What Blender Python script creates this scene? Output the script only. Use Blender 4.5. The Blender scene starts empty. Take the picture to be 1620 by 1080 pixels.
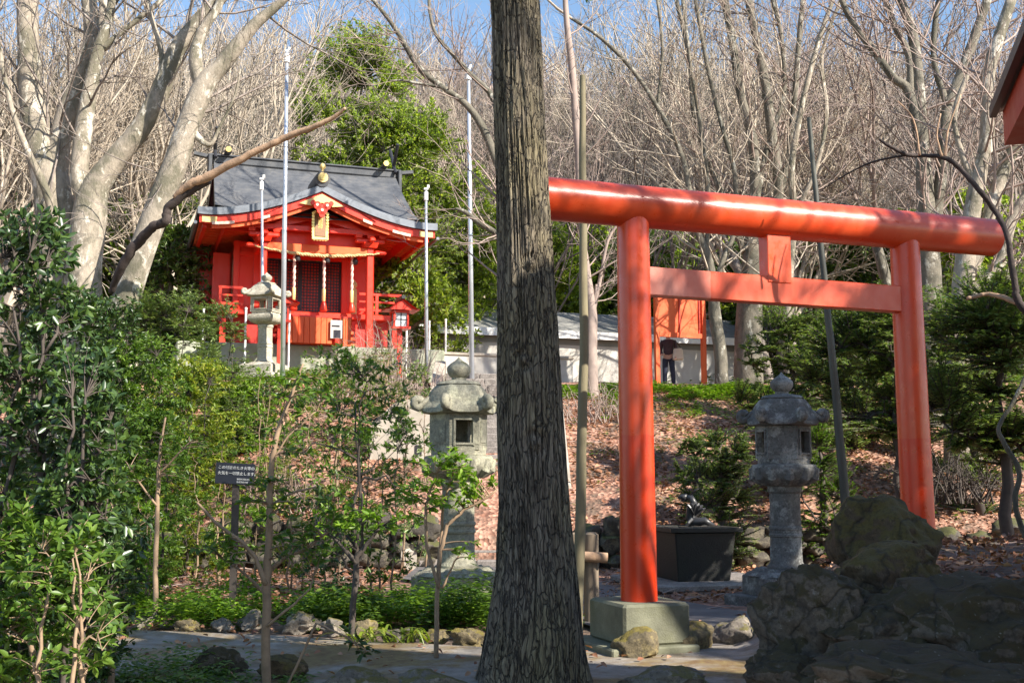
import bpy, bmesh, math, random
import numpy as np
from mathutils import Vector, Matrix, Quaternion, noise
R = math.radians
S = bpy.context.scene
COL = S.collection
# ------------------------------------------------------------------ camera
F = 1800.0; CAM = Vector((0, 0, 1.7)); PITCH = math.atan(210/F)
cd = bpy.data.cameras.new('camera'); cam = bpy.data.objects.new('camera', cd); COL.objects.link(cam)
cd.sensor_width = 36; cd.lens = 40; cd.clip_start = .05; cd.clip_end = 2000
cam.location = CAM; cam.rotation_euler = (R(90)+PITCH, 0, 0)
S.camera = cam
# ------------------------------------------------------------------ light
SUN = Vector((.671, -.470, .574)).normalized()
sl = bpy.data.lights.new('sun', 'SUN'); sl.energy = 5.0; sl.angle = R(.53); sl.color = (1, .93, .82)
so = bpy.data.objects.new('sun', sl); COL.objects.link(so); so.location = (20, -14, 30)
so.rotation_euler = SUN.to_track_quat('Z', 'Y').to_euler()
W = bpy.data.worlds.new('World'); S.world = W; W.use_nodes = True
wn = W.node_tree; wn.nodes.clear()
wo = wn.nodes.new('ShaderNodeOutputWorld'); wb = wn.nodes.new('ShaderNodeBackground'); sk = wn.nodes.new('ShaderNodeTexSky')
sk.sky_type = 'NISHITA'; sk.sun_disc = False; sk.sun_elevation = math.asin(SUN.z); sk.sun_rotation = math.atan2(SUN.x, SUN.y)
sk.air_density = 1.2; sk.dust_density = .3; sk.ozone_density = 3.0
wb.inputs['Strength'].default_value = .10
wn.links.new(sk.outputs[0], wb.inputs['Color']); wn.links.new(wb.outputs[0], wo.inputs['Surface'])
S.view_settings.view_transform = 'Standard'; S.view_settings.look = 'None'
S.view_settings.exposure = 1.2; S.view_settings.gamma = 1
S.render.engine = 'CYCLES'
S.cycles.use_denoising = True
S.cycles.max_bounces = 6; S.cycles.diffuse_bounces = 3; S.cycles.glossy_bounces = 2; S.cycles.transmission_bounces = 3
# ------------------------------------------------------------------ pixel -> place
cp, sp = math.cos(PITCH), math.sin(PITCH)
def ray(px, py):
    a = (px-810)/F; b = (540-py)/F
    return Vector((a, cp - b*sp, sp + b*cp))
def P(px, py, D):
    r = ray(px, py); return CAM + r*(D/r.y)
def PZ(px, py, z):
    r = ray(px, py); return CAM + r*((z-CAM.z)/r.z)
def PL(px, py, A, B):                       # on the vertical plane through A and B
    n = Vector((B.y-A.y, A.x-B.x, 0)); r = ray(px, py)
    return CAM + r*((A-CAM).dot(n)/r.dot(n))
# ------------------------------------------------------------------ ground shape
def sstep(a, b, x):
    t = min(1, max(0, (x-a)/(b-a))); return t*t*(3-2*t)
def gz(x, y):
    z = 0.0
    e = 21.2
    if y > e:
        t = min(1, (y-e)/(29.4-e)); z = .55 + (3.3+.45*sstep(-1, -4, x))*(t**.9)
        z += (.45-.45*sstep(-1, -4, x))*sstep(29.6, 33, y)
        z += .12*noise.noise(Vector((x*.35, y*.35, 0)))*min(1, (y-e)/2)
    if y > 46: z += .345*(y-46)
    z += .03*noise.noise(Vector((x*1.1, y*1.1, 3)))
    # soil mound on the right
    m = sstep(2.1, 3.5, x)*sstep(4.0, 6.2, y)*(1-sstep(11.3, 13.6, y))
    z += m*(1.02 + .06*noise.noise(Vector((x*1.6, y*1.6, 9))))
    # bank behind on the far left
    z += .5*sstep(-5, -12, x)*sstep(12, 20, y)*(1-sstep(21, 24, y))
    return z
# ------------------------------------------------------------------ tagging
def tag(o, label=None, cat=None, group=None, kind=None):
    if label: o['label'] = label
    if cat: o['category'] = cat
    if group: o['group'] = group
    if kind: o['kind'] = kind
    return o
def thing(name, label, cat, loc=(0, 0, 0), rz=0, group=None):
    o = bpy.data.objects.new(name, None); COL.objects.link(o)
    o.location = loc; o.rotation_euler = (0, 0, rz); o.empty_display_size = .2
    return tag(o, label, cat, group)
def copy_tree(o, parent=None, names=None):
    c = o.copy(); COL.objects.link(c)
    if parent: c.parent = parent
    for ch in list(o.children): copy_tree(ch, c)
    return c
# ------------------------------------------------------------------ mesh collector
class MB:
    def __init__(s): s.v = []; s.f = []
    def add(s, vs, fs):
        k = len(s.v); s.v.extend([tuple(v) for v in vs]); s.f.extend([tuple(i+k for i in f) for f in fs]); return s
    def box(s, c, sz, rz=0, rx=0, ry=0, taper=1.0, bev=0):
        M = Matrix.Translation(Vector(c)) @ Matrix.Rotation(rz, 4, 'Z') @ Matrix.Rotation(ry, 4, 'Y') @ Matrix.Rotation(rx, 4, 'X')
        hx, hy, hz = sz[0]/2, sz[1]/2, sz[2]/2
        b = bev
        if b <= 0:
            vs = [(x*hx*(taper if z > 0 else 1), y*hy*(taper if z > 0 else 1), z*hz) for z in (-1, 1) for y in (-1, 1) for x in (-1, 1)]
            fs = [(0, 2, 3, 1), (4, 5, 7, 6), (0, 1, 5, 4), (2, 6, 7, 3), (0, 4, 6, 2), (1, 3, 7, 5)]
            return s.add([M @ Vector(v) for v in vs], fs)
        def ring(ix, iy, z, t): 
            return [(-ix*t, -hy*t, z), (ix*t, -hy*t, z), (hx*t, -iy*t, z), (hx*t, iy*t, z), (ix*t, hy*t, z), (-ix*t, hy*t, z), (-hx*t, iy*t, z), (-hx*t, -iy*t, z)]
        vs = []
        q = lambda d: [(v[0]*(1-d/hx), v[1]*(1-d/hy), v[2]) for v in ring(hx-b, hy-b, 0, 1)]
        rs = [([(v[0], v[1], -hz) for v in q(b)], 1), ([(v[0], v[1], -hz+b) for v in q(0)], 1),
              ([(v[0]*taper, v[1]*taper, hz-b) for v in q(0)], 1), ([(v[0]*taper, v[1]*taper, hz) for v in q(b)], 1)]
        for r, _ in rs: vs += r
        fs = [tuple(reversed(range(8))), tuple(range(24, 32))]
        for k in range(3):
            for i in range(8): j = (i+1) % 8; fs.append((k*8+i, k*8+j, k*8+8+j, k*8+8+i))
        return s.add([M @ Vector(v) for v in vs], fs)
    def tube(s, pts, rad, n=8, cap=True):
        pts = [Vector(p) for p in pts]; m = len(pts)
        if isinstance(rad, (int, float)): rad = [rad]*m
        t = (pts[1]-pts[0]).normalized()
        u = t.cross(Vector((0, 0, 1)) if abs(t.z) < .9 else Vector((1, 0, 0))).normalized()
        vs = []; k0 = len(s.v)
        cs = [(math.cos(2*math.pi*i/n), math.sin(2*math.pi*i/n)) for i in range(n)]
        for i, p in enumerate(pts):
            if i == 0: t = pts[1]-pts[0]
            elif i == m-1: t = pts[-1]-pts[-2]
            else: t = pts[i+1]-pts[i-1]
            if t.length < 1e-9: t = Vector((0, 0, 1))
            t.normalize(); u = u - t*u.dot(t)
            if u.length < 1e-6: u = t.orthogonal()
            u.normalize(); w = t.cross(u); r = rad[i]
            for c, d in cs: vs.append(p + u*(r*c) + w*(r*d))
        fs = []
        for i in range(m-1):
            for j in range(n):
                a = i*n+j; b = i*n+(j+1) % n
                fs.append((a, b, b+n, a+n))
        if cap: fs.append(tuple(reversed(range(n)))); fs.append(tuple(range((m-1)*n, m*n)))
        return s.add(vs, fs)
    def lathe(s, prof, n=24, c=(0, 0, 0), rot=0, sq=None):
        vs = []; c = Vector(c)
        for r, z in prof:
            for i in range(n):
                a = rot + 2*math.pi*i/n
                vs.append(c + Vector((r*math.cos(a), r*math.sin(a), z)))
        fs = []; m = len(prof)
        for i in range(m-1):
            for j in range(n):
                a = i*n+j; b = i*n+(j+1) % n; fs.append((a, b, b+n, a+n))
        fs.append(tuple(reversed(range(n)))); fs.append(tuple(range((m-1)*n, m*n)))
        return s.add(vs, fs)
    def prism(s, poly, y0, y1, M=None):       # poly in xz, extruded along y
        n = len(poly); vs = [(x, y0, z) for x, z in poly] + [(x, y1, z) for x, z in poly]
        fs = [tuple(range(n)), tuple(reversed(range(n, 2*n)))]
        for i in range(n): j = (i+1) % n; fs.append((j, i, i+n, j+n))
        if M: vs = [M @ Vector(v) for v in vs]
        return s.add(vs, fs)
    def grid(s, fn, nu, nv, flip=False):
        vs = [fn(i/nu, j/nv) for j in range(nv+1) for i in range(nu+1)]
        fs = []
        for j in range(nv):
            for i in range(nu):
                a = j*(nu+1)+i; q = (a, a+1, a+nu+2, a+nu+1); fs.append(tuple(reversed(q)) if flip else q)
        return s.add(vs, fs)
    def mesh(s, name):
        me = bpy.data.meshes.new(name); me.from_pydata(s.v, [], s.f); me.update(); return me
    def build(s, name, mt, parent=None, smooth=False, loc=None, fix=True):
        me = s.mesh(name)
        if fix:
            bm = bmesh.new(); bm.from_mesh(me); bmesh.ops.recalc_face_normals(bm, faces=bm.faces[:]); bm.to_mesh(me); bm.free()
        if smooth is True: me.shade_smooth()
        elif smooth: 
            me.shade_smooth(); me.set_sharp_from_angle(angle=R(smooth))
        me.materials.append(mt)
        o = bpy.data.objects.new(name, me); COL.objects.link(o)
        if parent is not None: o.parent = parent
        if loc is not None: o.location = loc
        return o
def big_mesh(name, verts, quads, mt, smooth=False):
    me = bpy.data.meshes.new(name); n = len(verts); m = len(quads)
    me.vertices.add(n); me.vertices.foreach_set('co', np.asarray(verts, np.float32).ravel())
    k = quads.shape[1]
    me.loops.add(m*k); me.loops.foreach_set('vertex_index', np.asarray(quads, np.int32).ravel())
    me.polygons.add(m); me.polygons.foreach_set('loop_start', np.arange(0, m*k, k, dtype=np.int32))
    me.update(calc_edges=True); me.validate()
    if smooth: me.shade_smooth()
    me.materials.append(mt); return me
def link(name, me, parent=None, loc=None):
    o = bpy.data.objects.new(name, me); COL.objects.link(o)
    if parent is not None: o.parent = parent
    if loc is not None: o.location = loc
    return o
# ------------------------------------------------------------------ materials
def M_(name):
    m = bpy.data.materials.new(name); m.use_nodes = True; nt = m.node_tree; nt.nodes.clear()
    out = nt.nodes.new('ShaderNodeOutputMaterial'); b = nt.nodes.new('ShaderNodeBsdfPrincipled')
    nt.links.new(b.outputs[0], out.inputs['Surface']); return m, nt, b, out
def N(nt, t, **kw):
    n = nt.nodes.new(t)
    for k, v in kw.items():
        if k in n.inputs: n.inputs[k].default_value = v
        else: setattr(n, k, v)
    return n
def coords(nt, scale=(1, 1, 1), world=False):
    mp = N(nt, 'ShaderNodeMapping'); mp.inputs['Scale'].default_value = scale
    if world: g = N(nt, 'ShaderNodeNewGeometry'); nt.links.new(g.outputs['Position'], mp.inputs[0])
    else: tc = N(nt, 'ShaderNodeTexCoord'); nt.links.new(tc.outputs['Object'], mp.inputs[0])
    return mp.outputs[0]
def ramp(nt, fac, stops):
    r = N(nt, 'ShaderNodeValToRGB'); e = r.color_ramp.elements
    while len(e) > 1: e.remove(e[-1])
    e[0].position = stops[0][0]; e[0].color = (*stops[0][1], 1)
    for p, c in stops[1:]: x = e.new(p); x.color = (*c, 1)
    nt.links.new(fac, r.inputs[0]); return r.outputs[0]
def noi(nt, co, scale, detail=6, rough=.6, dist=0):
    n = N(nt, 'ShaderNodeTexNoise'); n.inputs['Scale'].default_value = scale; n.inputs['Detail'].default_value = detail
    n.inputs['Roughness'].default_value = rough; n.inputs['Distortion'].default_value = dist
    nt.links.new(co, n.inputs['Vector']); return n.outputs['Fac']
def mixc(nt, fac, a, b, mode='MIX'):
    m = N(nt, 'ShaderNodeMix'); m.data_type = 'RGBA'; m.blend_type = mode
    for sock, v in ((m.inputs['Factor'], fac), (m.inputs[6], a), (m.inputs[7], b)):
        if isinstance(v, (int, float)): sock.default_value = v
        elif isinstance(v, tuple): sock.default_value = (*v, 1)
        else: nt.links.new(v, sock)
    return m.outputs[2]
def bump(nt, b, h, strength=.5, dist=.02, prev=None):
    n = N(nt, 'ShaderNodeBump'); n.inputs['Strength'].default_value = strength; n.inputs['Distance'].default_value = dist
    nt.links.new(h, n.inputs['Height'])
    if prev: nt.links.new(prev, n.inputs['Normal'])
    nt.links.new(n.outputs[0], b.inputs['Normal']); return n.outputs[0]
def math_(nt, op, a, b=None):
    n = N(nt, 'ShaderNodeMath', operation=op)
    for i, v in enumerate((a, b)):
        if v is None: continue
        if isinstance(v, (int, float)): n.inputs[i].default_value = v
        else: nt.links.new(v, n.inputs[i])
    return n.outputs[0]
def simple(name, c, rough=.6, var=.15, scale=6, bs=.2, bd=.01, metal=0, coat=0, bscale=40, world=False, stretch=(1, 1, 1), dirt=None):
    m, nt, b, _ = M_(name); co = coords(nt, stretch, world)
    n = noi(nt, co, scale)
    c1 = tuple(x*(1-var) for x in c); c2 = tuple(min(1, x*(1+var)) for x in c)
    col = ramp(nt, n, [(.3, c1), (.7, c2)])
    if dirt: col = mixc(nt, ramp(nt, noi(nt, co, scale*.45, 8, .7), [(.48, (0, 0, 0)), (.66, (1, 1, 1))]), col, dirt)
    nt.links.new(col, b.inputs['Base Color'])
    b.inputs['Roughness'].default_value = rough; b.inputs['Metallic'].default_value = metal; b.inputs['Coat Weight'].default_value = coat
    if bs: bump(nt, b, noi(nt, co, bscale, 5), bs, bd)
    return m
def leafmat(name, cols, rough=.4, trans=.35, spec=.5):
    m, nt, b, out = M_(name); g = N(nt, 'ShaderNodeNewGeometry')
    col = ramp(nt, g.outputs['Random Per Island'], [(i/(len(cols)-1) if len(cols) > 1 else 0, c) for i, c in enumerate(cols)])
    big = noi(nt, coords(nt, world=True), 1.3, 3)
    col = mixc(nt, ramp(nt, big, [(.35, (.0, .0, .0)), (.65, (.45, .45, .45))]), col, mixc(nt, 1.0, col, (1.0, .95, .45), 'MULTIPLY'))
    nt.links.new(col, b.inputs['Base Color']); b.inputs['Roughness'].default_value = rough
    b.inputs['Specular IOR Level'].default_value = spec
    tr = N(nt, 'ShaderNodeBsdfTranslucent'); nt.links.new(mixc(nt, 1.0, col, (1.5, 1.6, .6), 'MULTIPLY'), tr.inputs[0])
    mx = N(nt, 'ShaderNodeMixShader'); mx.inputs[0].default_value = trans
    nt.links.new(b.outputs[0], mx.inputs[1]); nt.links.new(tr.outputs[0], mx.inputs[2]); nt.links.new(mx.outputs[0], out.inputs['Surface'])
    return m
def redpaint(name, c=(.72, .055, .02), faded=(.78, .16, .07), rough=.33, coat=.3, streak=True, wear=None, zfade=None, xfade=None, vs=(1, 1, .35)):
    m, nt, b, _ = M_(name); co = coords(nt, vs)
    n = noi(nt, co, 2.2, 7, .62); col = ramp(nt, n, [(.38, c), (.72, faded)])
    if wear: 
        w = noi(nt, coords(nt), 5, 9, .75)
        col = mixc(nt, ramp(nt, w, [(.665, (0, 0, 0)), (.69, (1, 1, 1))]), col, wear)
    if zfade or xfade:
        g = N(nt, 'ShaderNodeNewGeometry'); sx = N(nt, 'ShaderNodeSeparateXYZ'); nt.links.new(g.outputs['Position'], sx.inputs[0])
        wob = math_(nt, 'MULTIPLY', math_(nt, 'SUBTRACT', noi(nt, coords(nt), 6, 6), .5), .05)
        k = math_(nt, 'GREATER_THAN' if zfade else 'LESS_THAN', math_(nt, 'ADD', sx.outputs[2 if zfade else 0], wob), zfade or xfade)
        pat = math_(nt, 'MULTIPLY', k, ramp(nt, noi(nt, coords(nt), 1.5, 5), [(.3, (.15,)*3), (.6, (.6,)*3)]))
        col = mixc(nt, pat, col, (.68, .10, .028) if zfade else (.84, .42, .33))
    nt.links.new(col, b.inputs['Base Color'])
    rr = ramp(nt, noi(nt, coords(nt), 9, 6), [(.3, (rough-.08,)*3), (.7, (rough+.15,)*3)])
    nt.links.new(rr, b.inputs['Roughness']); b.inputs['Coat Weight'].default_value = coat; b.inputs['Coat Roughness'].default_value = .25
    bump(nt, b, noi(nt, coords(nt), 60, 4), .12, .004)
    return m
def stone(name, c=(.30, .29, .26), lichen=(.42, .42, .33), moss=(.10, .12, .03), mossamt=.62, rough=.9, sc=3.0, lth=.5, cracks=0):
    m, nt, b, _ = M_(name); co = coords(nt)
    col = ramp(nt, noi(nt, co, sc*2.5, 9, .7), [(.25, tuple(x*.5 for x in c)), (.5, c), (.75, tuple(x*1.35 for x in c))])
    col = mixc(nt, ramp(nt, noi(nt, co, sc, 8, .75), [(lth, (0, 0, 0)), (lth+.08, (1, 1, 1))]), col, lichen)
    g = N(nt, 'ShaderNodeNewGeometry'); sx = N(nt, 'ShaderNodeSeparateXYZ'); nt.links.new(g.outputs['Normal'], sx.inputs[0])
    up = math_(nt, 'MULTIPLY', math_(nt, 'ADD', sx.outputs[2], .35), .35)
    mm = math_(nt, 'ADD', noi(nt, co, sc*1.3, 8, .7), up)
    col = mixc(nt, ramp(nt, mm, [(mossamt, (0, 0, 0)), (mossamt+.08, (1, 1, 1))]), col, moss)
    col = mixc(nt, ramp(nt, noi(nt, co, 38, 6, .8), [(.35, (.75,)*3), (.5, (0,)*3)]), col, tuple(x*.25 for x in c))
    col = mixc(nt, ramp(nt, noi(nt, co, 24, 7, .8), [(.62, (0,)*3), (.68, (.6,)*3)]), col, lichen)
    if cracks:
        v = N(nt, 'ShaderNodeTexVoronoi'); v.feature = 'DISTANCE_TO_EDGE'; v.inputs['Scale'].default_value = cracks
        nz = N(nt, 'ShaderNodeTexNoise'); nz.inputs['Scale'].default_value = 3; nz.inputs['Detail'].default_value = 8; nt.links.new(co, nz.inputs['Vector'])
        s1 = N(nt, 'ShaderNodeVectorMath', operation='SCALE'); s1.inputs['Scale'].default_value = .5; nt.links.new(nz.outputs['Color'], s1.inputs[0])
        a1 = N(nt, 'ShaderNodeVectorMath', operation='ADD'); nt.links.new(co, a1.inputs[0]); nt.links.new(s1.outputs[0], a1.inputs[1]); nt.links.new(a1.outputs[0], v.inputs['Vector'])
        ck = ramp(nt, v.outputs['Distance'], [(0, (.6,)*3), (.015, (.35,)*3), (.05, (0,)*3)]); col = mixc(nt, ck, col, (.012, .010, .008))
    nt.links.new(col, b.inputs['Base Color']); b.inputs['Roughness'].default_value = rough
    p = bump(nt, b, math_(nt, 'SUBTRACT', noi(nt, co, 7, 12, .8), math_(nt, 'MULTIPLY', ck, .7)) if cracks else noi(nt, co, 7, 12, .8), .9, .10 if sc < 2.9 else .035)
    return m
MT = {}
def bark(name, c, dark, patch, world=True):
    m, nt, b, _ = M_(name); co = coords(nt, (1, 1, .55), world)
    col = ramp(nt, noi(nt, co, 7, 9, .7), [(.3, tuple(x*.62 for x in c)), (.5, c), (.72, tuple(x*1.25 for x in c))])
    col = mixc(nt, ramp(nt, noi(nt, co, 1.6, 8, .72), [(.46, (0, 0, 0)), (.58, (.9, .9, .9))]), col, dark)
    col = mixc(nt, ramp(nt, noi(nt, co, 3.4, 8, .75, .4), [(.56, (0, 0, 0)), (.6, (.85, .85, .85))]), col, patch)
    nt.links.new(col, b.inputs['Base Color']); b.inputs['Roughness'].default_value = .85
    bump(nt, b, noi(nt, co, 24, 9, .7), .8, .03); return m
MT['torii'] = redpaint('vermilion_paint', (.62, .048, .008), (.68, .095, .026), .32, .22, wear=(.36, .035, .02))
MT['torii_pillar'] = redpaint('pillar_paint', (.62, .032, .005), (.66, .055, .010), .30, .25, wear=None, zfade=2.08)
MT['torii_beam'] = redpaint('beam_paint', (.62, .055, .014), (.68, .11, .045), .36, .15, wear=(.8, .5, .42), xfade=2.02)
MT['shrine'] = redpaint('shrine_red', (.74, .028, .007), (.76, .045, .014), .4, .15)
MT['shrine_orange'] = redpaint('board_orange', (.76, .09, .016), (.78, .16, .04), .55, 0)
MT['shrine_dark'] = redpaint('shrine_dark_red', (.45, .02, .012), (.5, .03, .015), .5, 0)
MT['hallred'] = redpaint('hall_red', (.42, .045, .02), (.5, .07, .03), .5, 0)
MT['lattice'] = simple('lattice_black', (.025, .02, .03), .4, bs=0)
MT['crimson'] = simple('crimson', (.45, .02, .05), .6, bs=0)
MT['white'] = simple('white_paint', (.8, .79, .76), .6, .06, 3, .1)
MT['wallwhite'] = simple('stained_render', (.56, .53, .48), .8, .12, 1.2, .2, dirt=(.40, .37, .32))
MT['pink'] = simple('pale_boss_highlight', (.82, .55, .42), .5, .1)
MT['gold'] = simple('gold_leaf', (.85, .58, .2), .35, .2, 20, .3, metal=.85)
MT['goldw'] = simple('gold_paint', (.75, .55, .22), .5, .2, 20, .2)
MT['plaque'] = simple('plaque_brown', (.22, .10, .03), .5, .2, 20, .2)
def roofm():
    m, nt, b, _ = M_('roof_sheet'); co = coords(nt)
    col = ramp(nt, noi(nt, co, 2.5, 8, .7), [(.3, (.065, .07, .08)), (.5, (.11, .115, .125)), (.7, (.17, .165, .16))])
    w = N(nt, 'ShaderNodeTexWave'); w.wave_type = 'BANDS'; w.bands_direction = 'Z'; w.wave_profile = 'SAW'; w.inputs['Scale'].default_value = 2.6; w.inputs['Distortion'].default_value = .3; nt.links.new(co, w.inputs['Vector'])
    col = mixc(nt, ramp(nt, w.outputs['Fac'], [(.0, (.6,)*3), (.12, (0,)*3)]), col, (.06, .06, .07))
    nt.links.new(col, b.inputs['Base Color']); b.inputs['Roughness'].default_value = .5; b.inputs['Metallic'].default_value = .2
    bump(nt, b, w.outputs['Fac'], .6, .03); return m
MT['roof'] = roofm()
MT['roofedge'] = simple('roof_edge_metal', (.17, .185, .21), .45, .2, 5, .05, metal=.4)
MT['steel'] = simple('painted_steel', (.62, .66, .72), .3, .08, 5, .03, metal=.6)
MT['dark'] = simple('dark_iron', (.03, .03, .033), .4, .2)
MT['rope'] = simple('straw_rope', (.62, .46, .22), .85, .2, 30, .5)
MT['ropecloth'] = simple('rope_cloth', (.75, .5, .42), .8, .3, 14, .3)
MT['stone'] = stone('lantern_stone', (.28, .265, .20), (.44, .42, .30), (.19, .185, .09), .98)
MT['stone_dark'] = stone('old_lantern_stone', (.15, .145, .135), (.34, .335, .31), (.09, .09, .05), 1.0)
MT['stone_pale'] = stone('pale_lantern_stone', (.42, .38, .30), (.54, .50, .40), (.30, .28, .19), 1.0)
MT['plinth'] = simple('plinth_concrete', (.155, .155, .105), .8, .35, 3.5, .5, .012, bscale=60, dirt=(.115, .115, .06))
MT['concrete'] = simple('concrete', (.42, .37, .31), .9, .15, 2.5, .4, .01, dirt=(.30, .26, .2))
MT['found'] = simple('foundation_stone', (.34, .35, .27), .9, .2, 1.5, .4, .01, dirt=(.24, .27, .17))
MT['boulder'] = stone('mossy_boulder', (.13, .105, .078), (.46, .44, .40), (.055, .042, .014), .70, sc=4.6, lth=.60, cracks=2.4)  # lichen colour brightened to stand in for sunlit patches and highlights too
MT['boulder2'] = stone('brown_moss_boulder', (.105, .072, .040), (.27, .20, .11), (.105, .08, .02), .68, sc=4.8, lth=.56, cracks=1.7)
MT['kerb'] = stone('kerb_stone', (.19, .165, .135), (.33, .28, .22), (.15, .13, .04), .86, sc=4)
MT['kerbmoss'] = stone('moss_kerb_stone', (.15, .12, .07), (.28, .22, .10), (.19, .15, .03), .86, sc=5)
MT['wallstone'] = stone('wall_stone', (.065, .055, .045), (.15, .13, .09), (.085, .085, .025), .84, sc=4)
MT['step'] = stone('step_stone', (.24, .21, .19), (.33, .29, .26), (.13, .12, .06), 1.0, sc=3)
MT['asphalt'] = simple('asphalt', (.105, .095, .095), .8, .2, 3, .5, .006, bscale=160, world=True, dirt=(.17, .155, .15))
MT['bark_pale'] = bark('pale_bark', (.33, .28, .22), (.13, .12, .08), (.60, .55, .46))
MT['bark_far'] = bark('grey_bark', (.27, .22, .19), (.14, .12, .10), (.36, .32, .28))
MT['bark_green'] = bark('greenish_bark', (.17, .15, .115), (.075, .07, .05), (.42, .40, .34))
MT['twig'] = simple('bare_twig', (.31, .235, .20), .8, .2, 3, 0)
MT['twig_pale'] = simple('pale_twig', (.44, .37, .29), .8, .2, 3, 0)
MT['stem'] = simple('shrub_stem', (.28, .19, .12), .8, .3, 9, .3)
MT['stem_dark'] = simple('dark_stem', (.07, .055, .045), .85, .3, 9, .3)
MT['deadwood'] = simple('dead_wood', (.42, .27, .17), .85, .25, 7, .6, .015, bscale=30)
MT['deaddark'] = simple('blackened_bark', (.055, .04, .035), .9, .3, 9, .6, .015)
MT['pole'] = simple('weathered_pole', (.20, .17, .10), .8, .2, 5, .3, stretch=(1, 1, .15))
MT['poledark'] = simple('dark_pole', (.055, .055, .045), .6, .3, 5, .2, stretch=(1, 1, .15), dirt=(.12, .12, .09))
MT['timber'] = simple('fence_timber', (.20, .155, .11), .85, .25, 8, .5, .01, stretch=(1, 1, .2))
MT['lgreen'] = leafmat('leaf_bright', [(.085, .17, .015), (.15, .27, .025), (.24, .36, .04)], .42)
MT['ldark'] = leafmat('leaf_dark', [(.025, .055, .022), (.045, .09, .028), (.09, .15, .03)], .36, .22, .6)
MT['lmid'] = leafmat('leaf_mid', [(.05, .105, .018), (.09, .17, .025), (.16, .25, .04)], .4)
MT['lyellow'] = leafmat('leaf_yellow', [(.13, .20, .02), (.2, .27, .03), (.30, .30, .04)], .45)
MT['lyew'] = leafmat('needle_green', [(.08, .14, .05), (.15, .22, .08), (.30, .37, .14)], .4, .25)
MT['lbamboo'] = leafmat('bamboo_leaf', [(.14, .21, .04), (.26, .35, .06), (.42, .48, .10)], .5, .48)
MT['levergreen'] = leafmat('evergreen_leaf', [(.05, .10, .025), (.085, .15, .03), (.15, .22, .04)], .5, .3)
MT['litter'] = leafmat('dead_leaf', [(.10, .045, .028), (.30, .13, .08), (.50, .29, .20), (.17, .075, .045), (.40, .20, .13)], .65, .1, .3)
MT['water'] = simple('wet_black_stone', (.005, .005, .005), .6, .4, 8, .5, .01, dirt=(.008, .010, .006))
MT['slate'] = simple('grey_sheet_roof', (.24, .235, .215), .7, .15, 1.2, .1, dirt=(.17, .165, .145))
MT['glass'] = simple('pale_pane', (.55, .6, .62), .2, .05, 3, 0)
MT['signblack'] = simple('sign_black', (.02, .022, .035), .4, .1, 3, 0)
MT['skin'] = simple('skin', (.55, .33, .24), .6, .05, 5, 0)
MT['jacket'] = simple('dark_jacket', (.06, .035, .045), .8, .2, 10, .2)
MT['trousers'] = simple('navy_trousers', (.02, .025, .05), .8, .2, 10, .2)
MT['bag'] = simple('cream_bag', (.68, .60, .45), .7, .05, 10, .1)
MT['hair'] = simple('dark_hair', (.02, .016, .014), .6, .1, 10, 0)
# cedar bark
def cedarbark():
    m, nt, b, _ = M_('cedar_bark'); co = coords(nt, (1, 1, .10))
    n1 = noi(nt, co, 42, 9, .72, .25); n2 = noi(nt, coords(nt, (1, 1, .5)), 1.6, 6, .6)
    col = ramp(nt, n1, [(.38, (.03, .024, .018)), (.46, (.15, .12, .09)), (.55, (.21, .175, .13)), (.68, (.33, .28, .21))])
    col = mixc(nt, ramp(nt, n2, [(.42, (0, 0, 0)), (.64, (.75, .75, .75))]), col, mixc(nt, 1.0, col, (1.1, 1.1, .75), 'MULTIPLY'))
    v = N(nt, 'ShaderNodeTexVoronoi'); v.feature = 'DISTANCE_TO_EDGE'; v.inputs['Scale'].default_value = 27
    cv = N(nt, 'ShaderNodeVectorMath', operation='ADD'); nz = N(nt, 'ShaderNodeTexNoise'); nz.inputs['Scale'].default_value = 5; nz.inputs['Detail'].default_value = 5; c2 = coords(nt, (1, 1, .11)); nt.links.new(coords(nt), nz.inputs['Vector'])
    sc_ = N(nt, 'ShaderNodeVectorMath', operation='SCALE'); sc_.inputs['Scale'].default_value = .10; nt.links.new(nz.outputs['Color'], sc_.inputs[0]); nt.links.new(c2, cv.inputs[0]); nt.links.new(sc_.outputs[0], cv.inputs[1]); nt.links.new(cv.outputs[0], v.inputs['Vector'])
    crack = ramp(nt, v.outputs['Distance'], [(.0, (.75,)*3), (.03, (.5,)*3), (.10, (0,)*3)])
    col = mixc(nt, crack, col, (.04, .032, .025))
    nt.links.new(col, b.inputs['Base Color']); b.inputs['Roughness'].default_value = .9
    h = math_(nt, 'ADD', math_(nt, 'MULTIPLY', n1, .5), math_(nt, 'MULTIPLY', crack, -.9))
    bump(nt, b, h, 1.0, .05); return m
MT['cedar'] = cedarbark()
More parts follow.
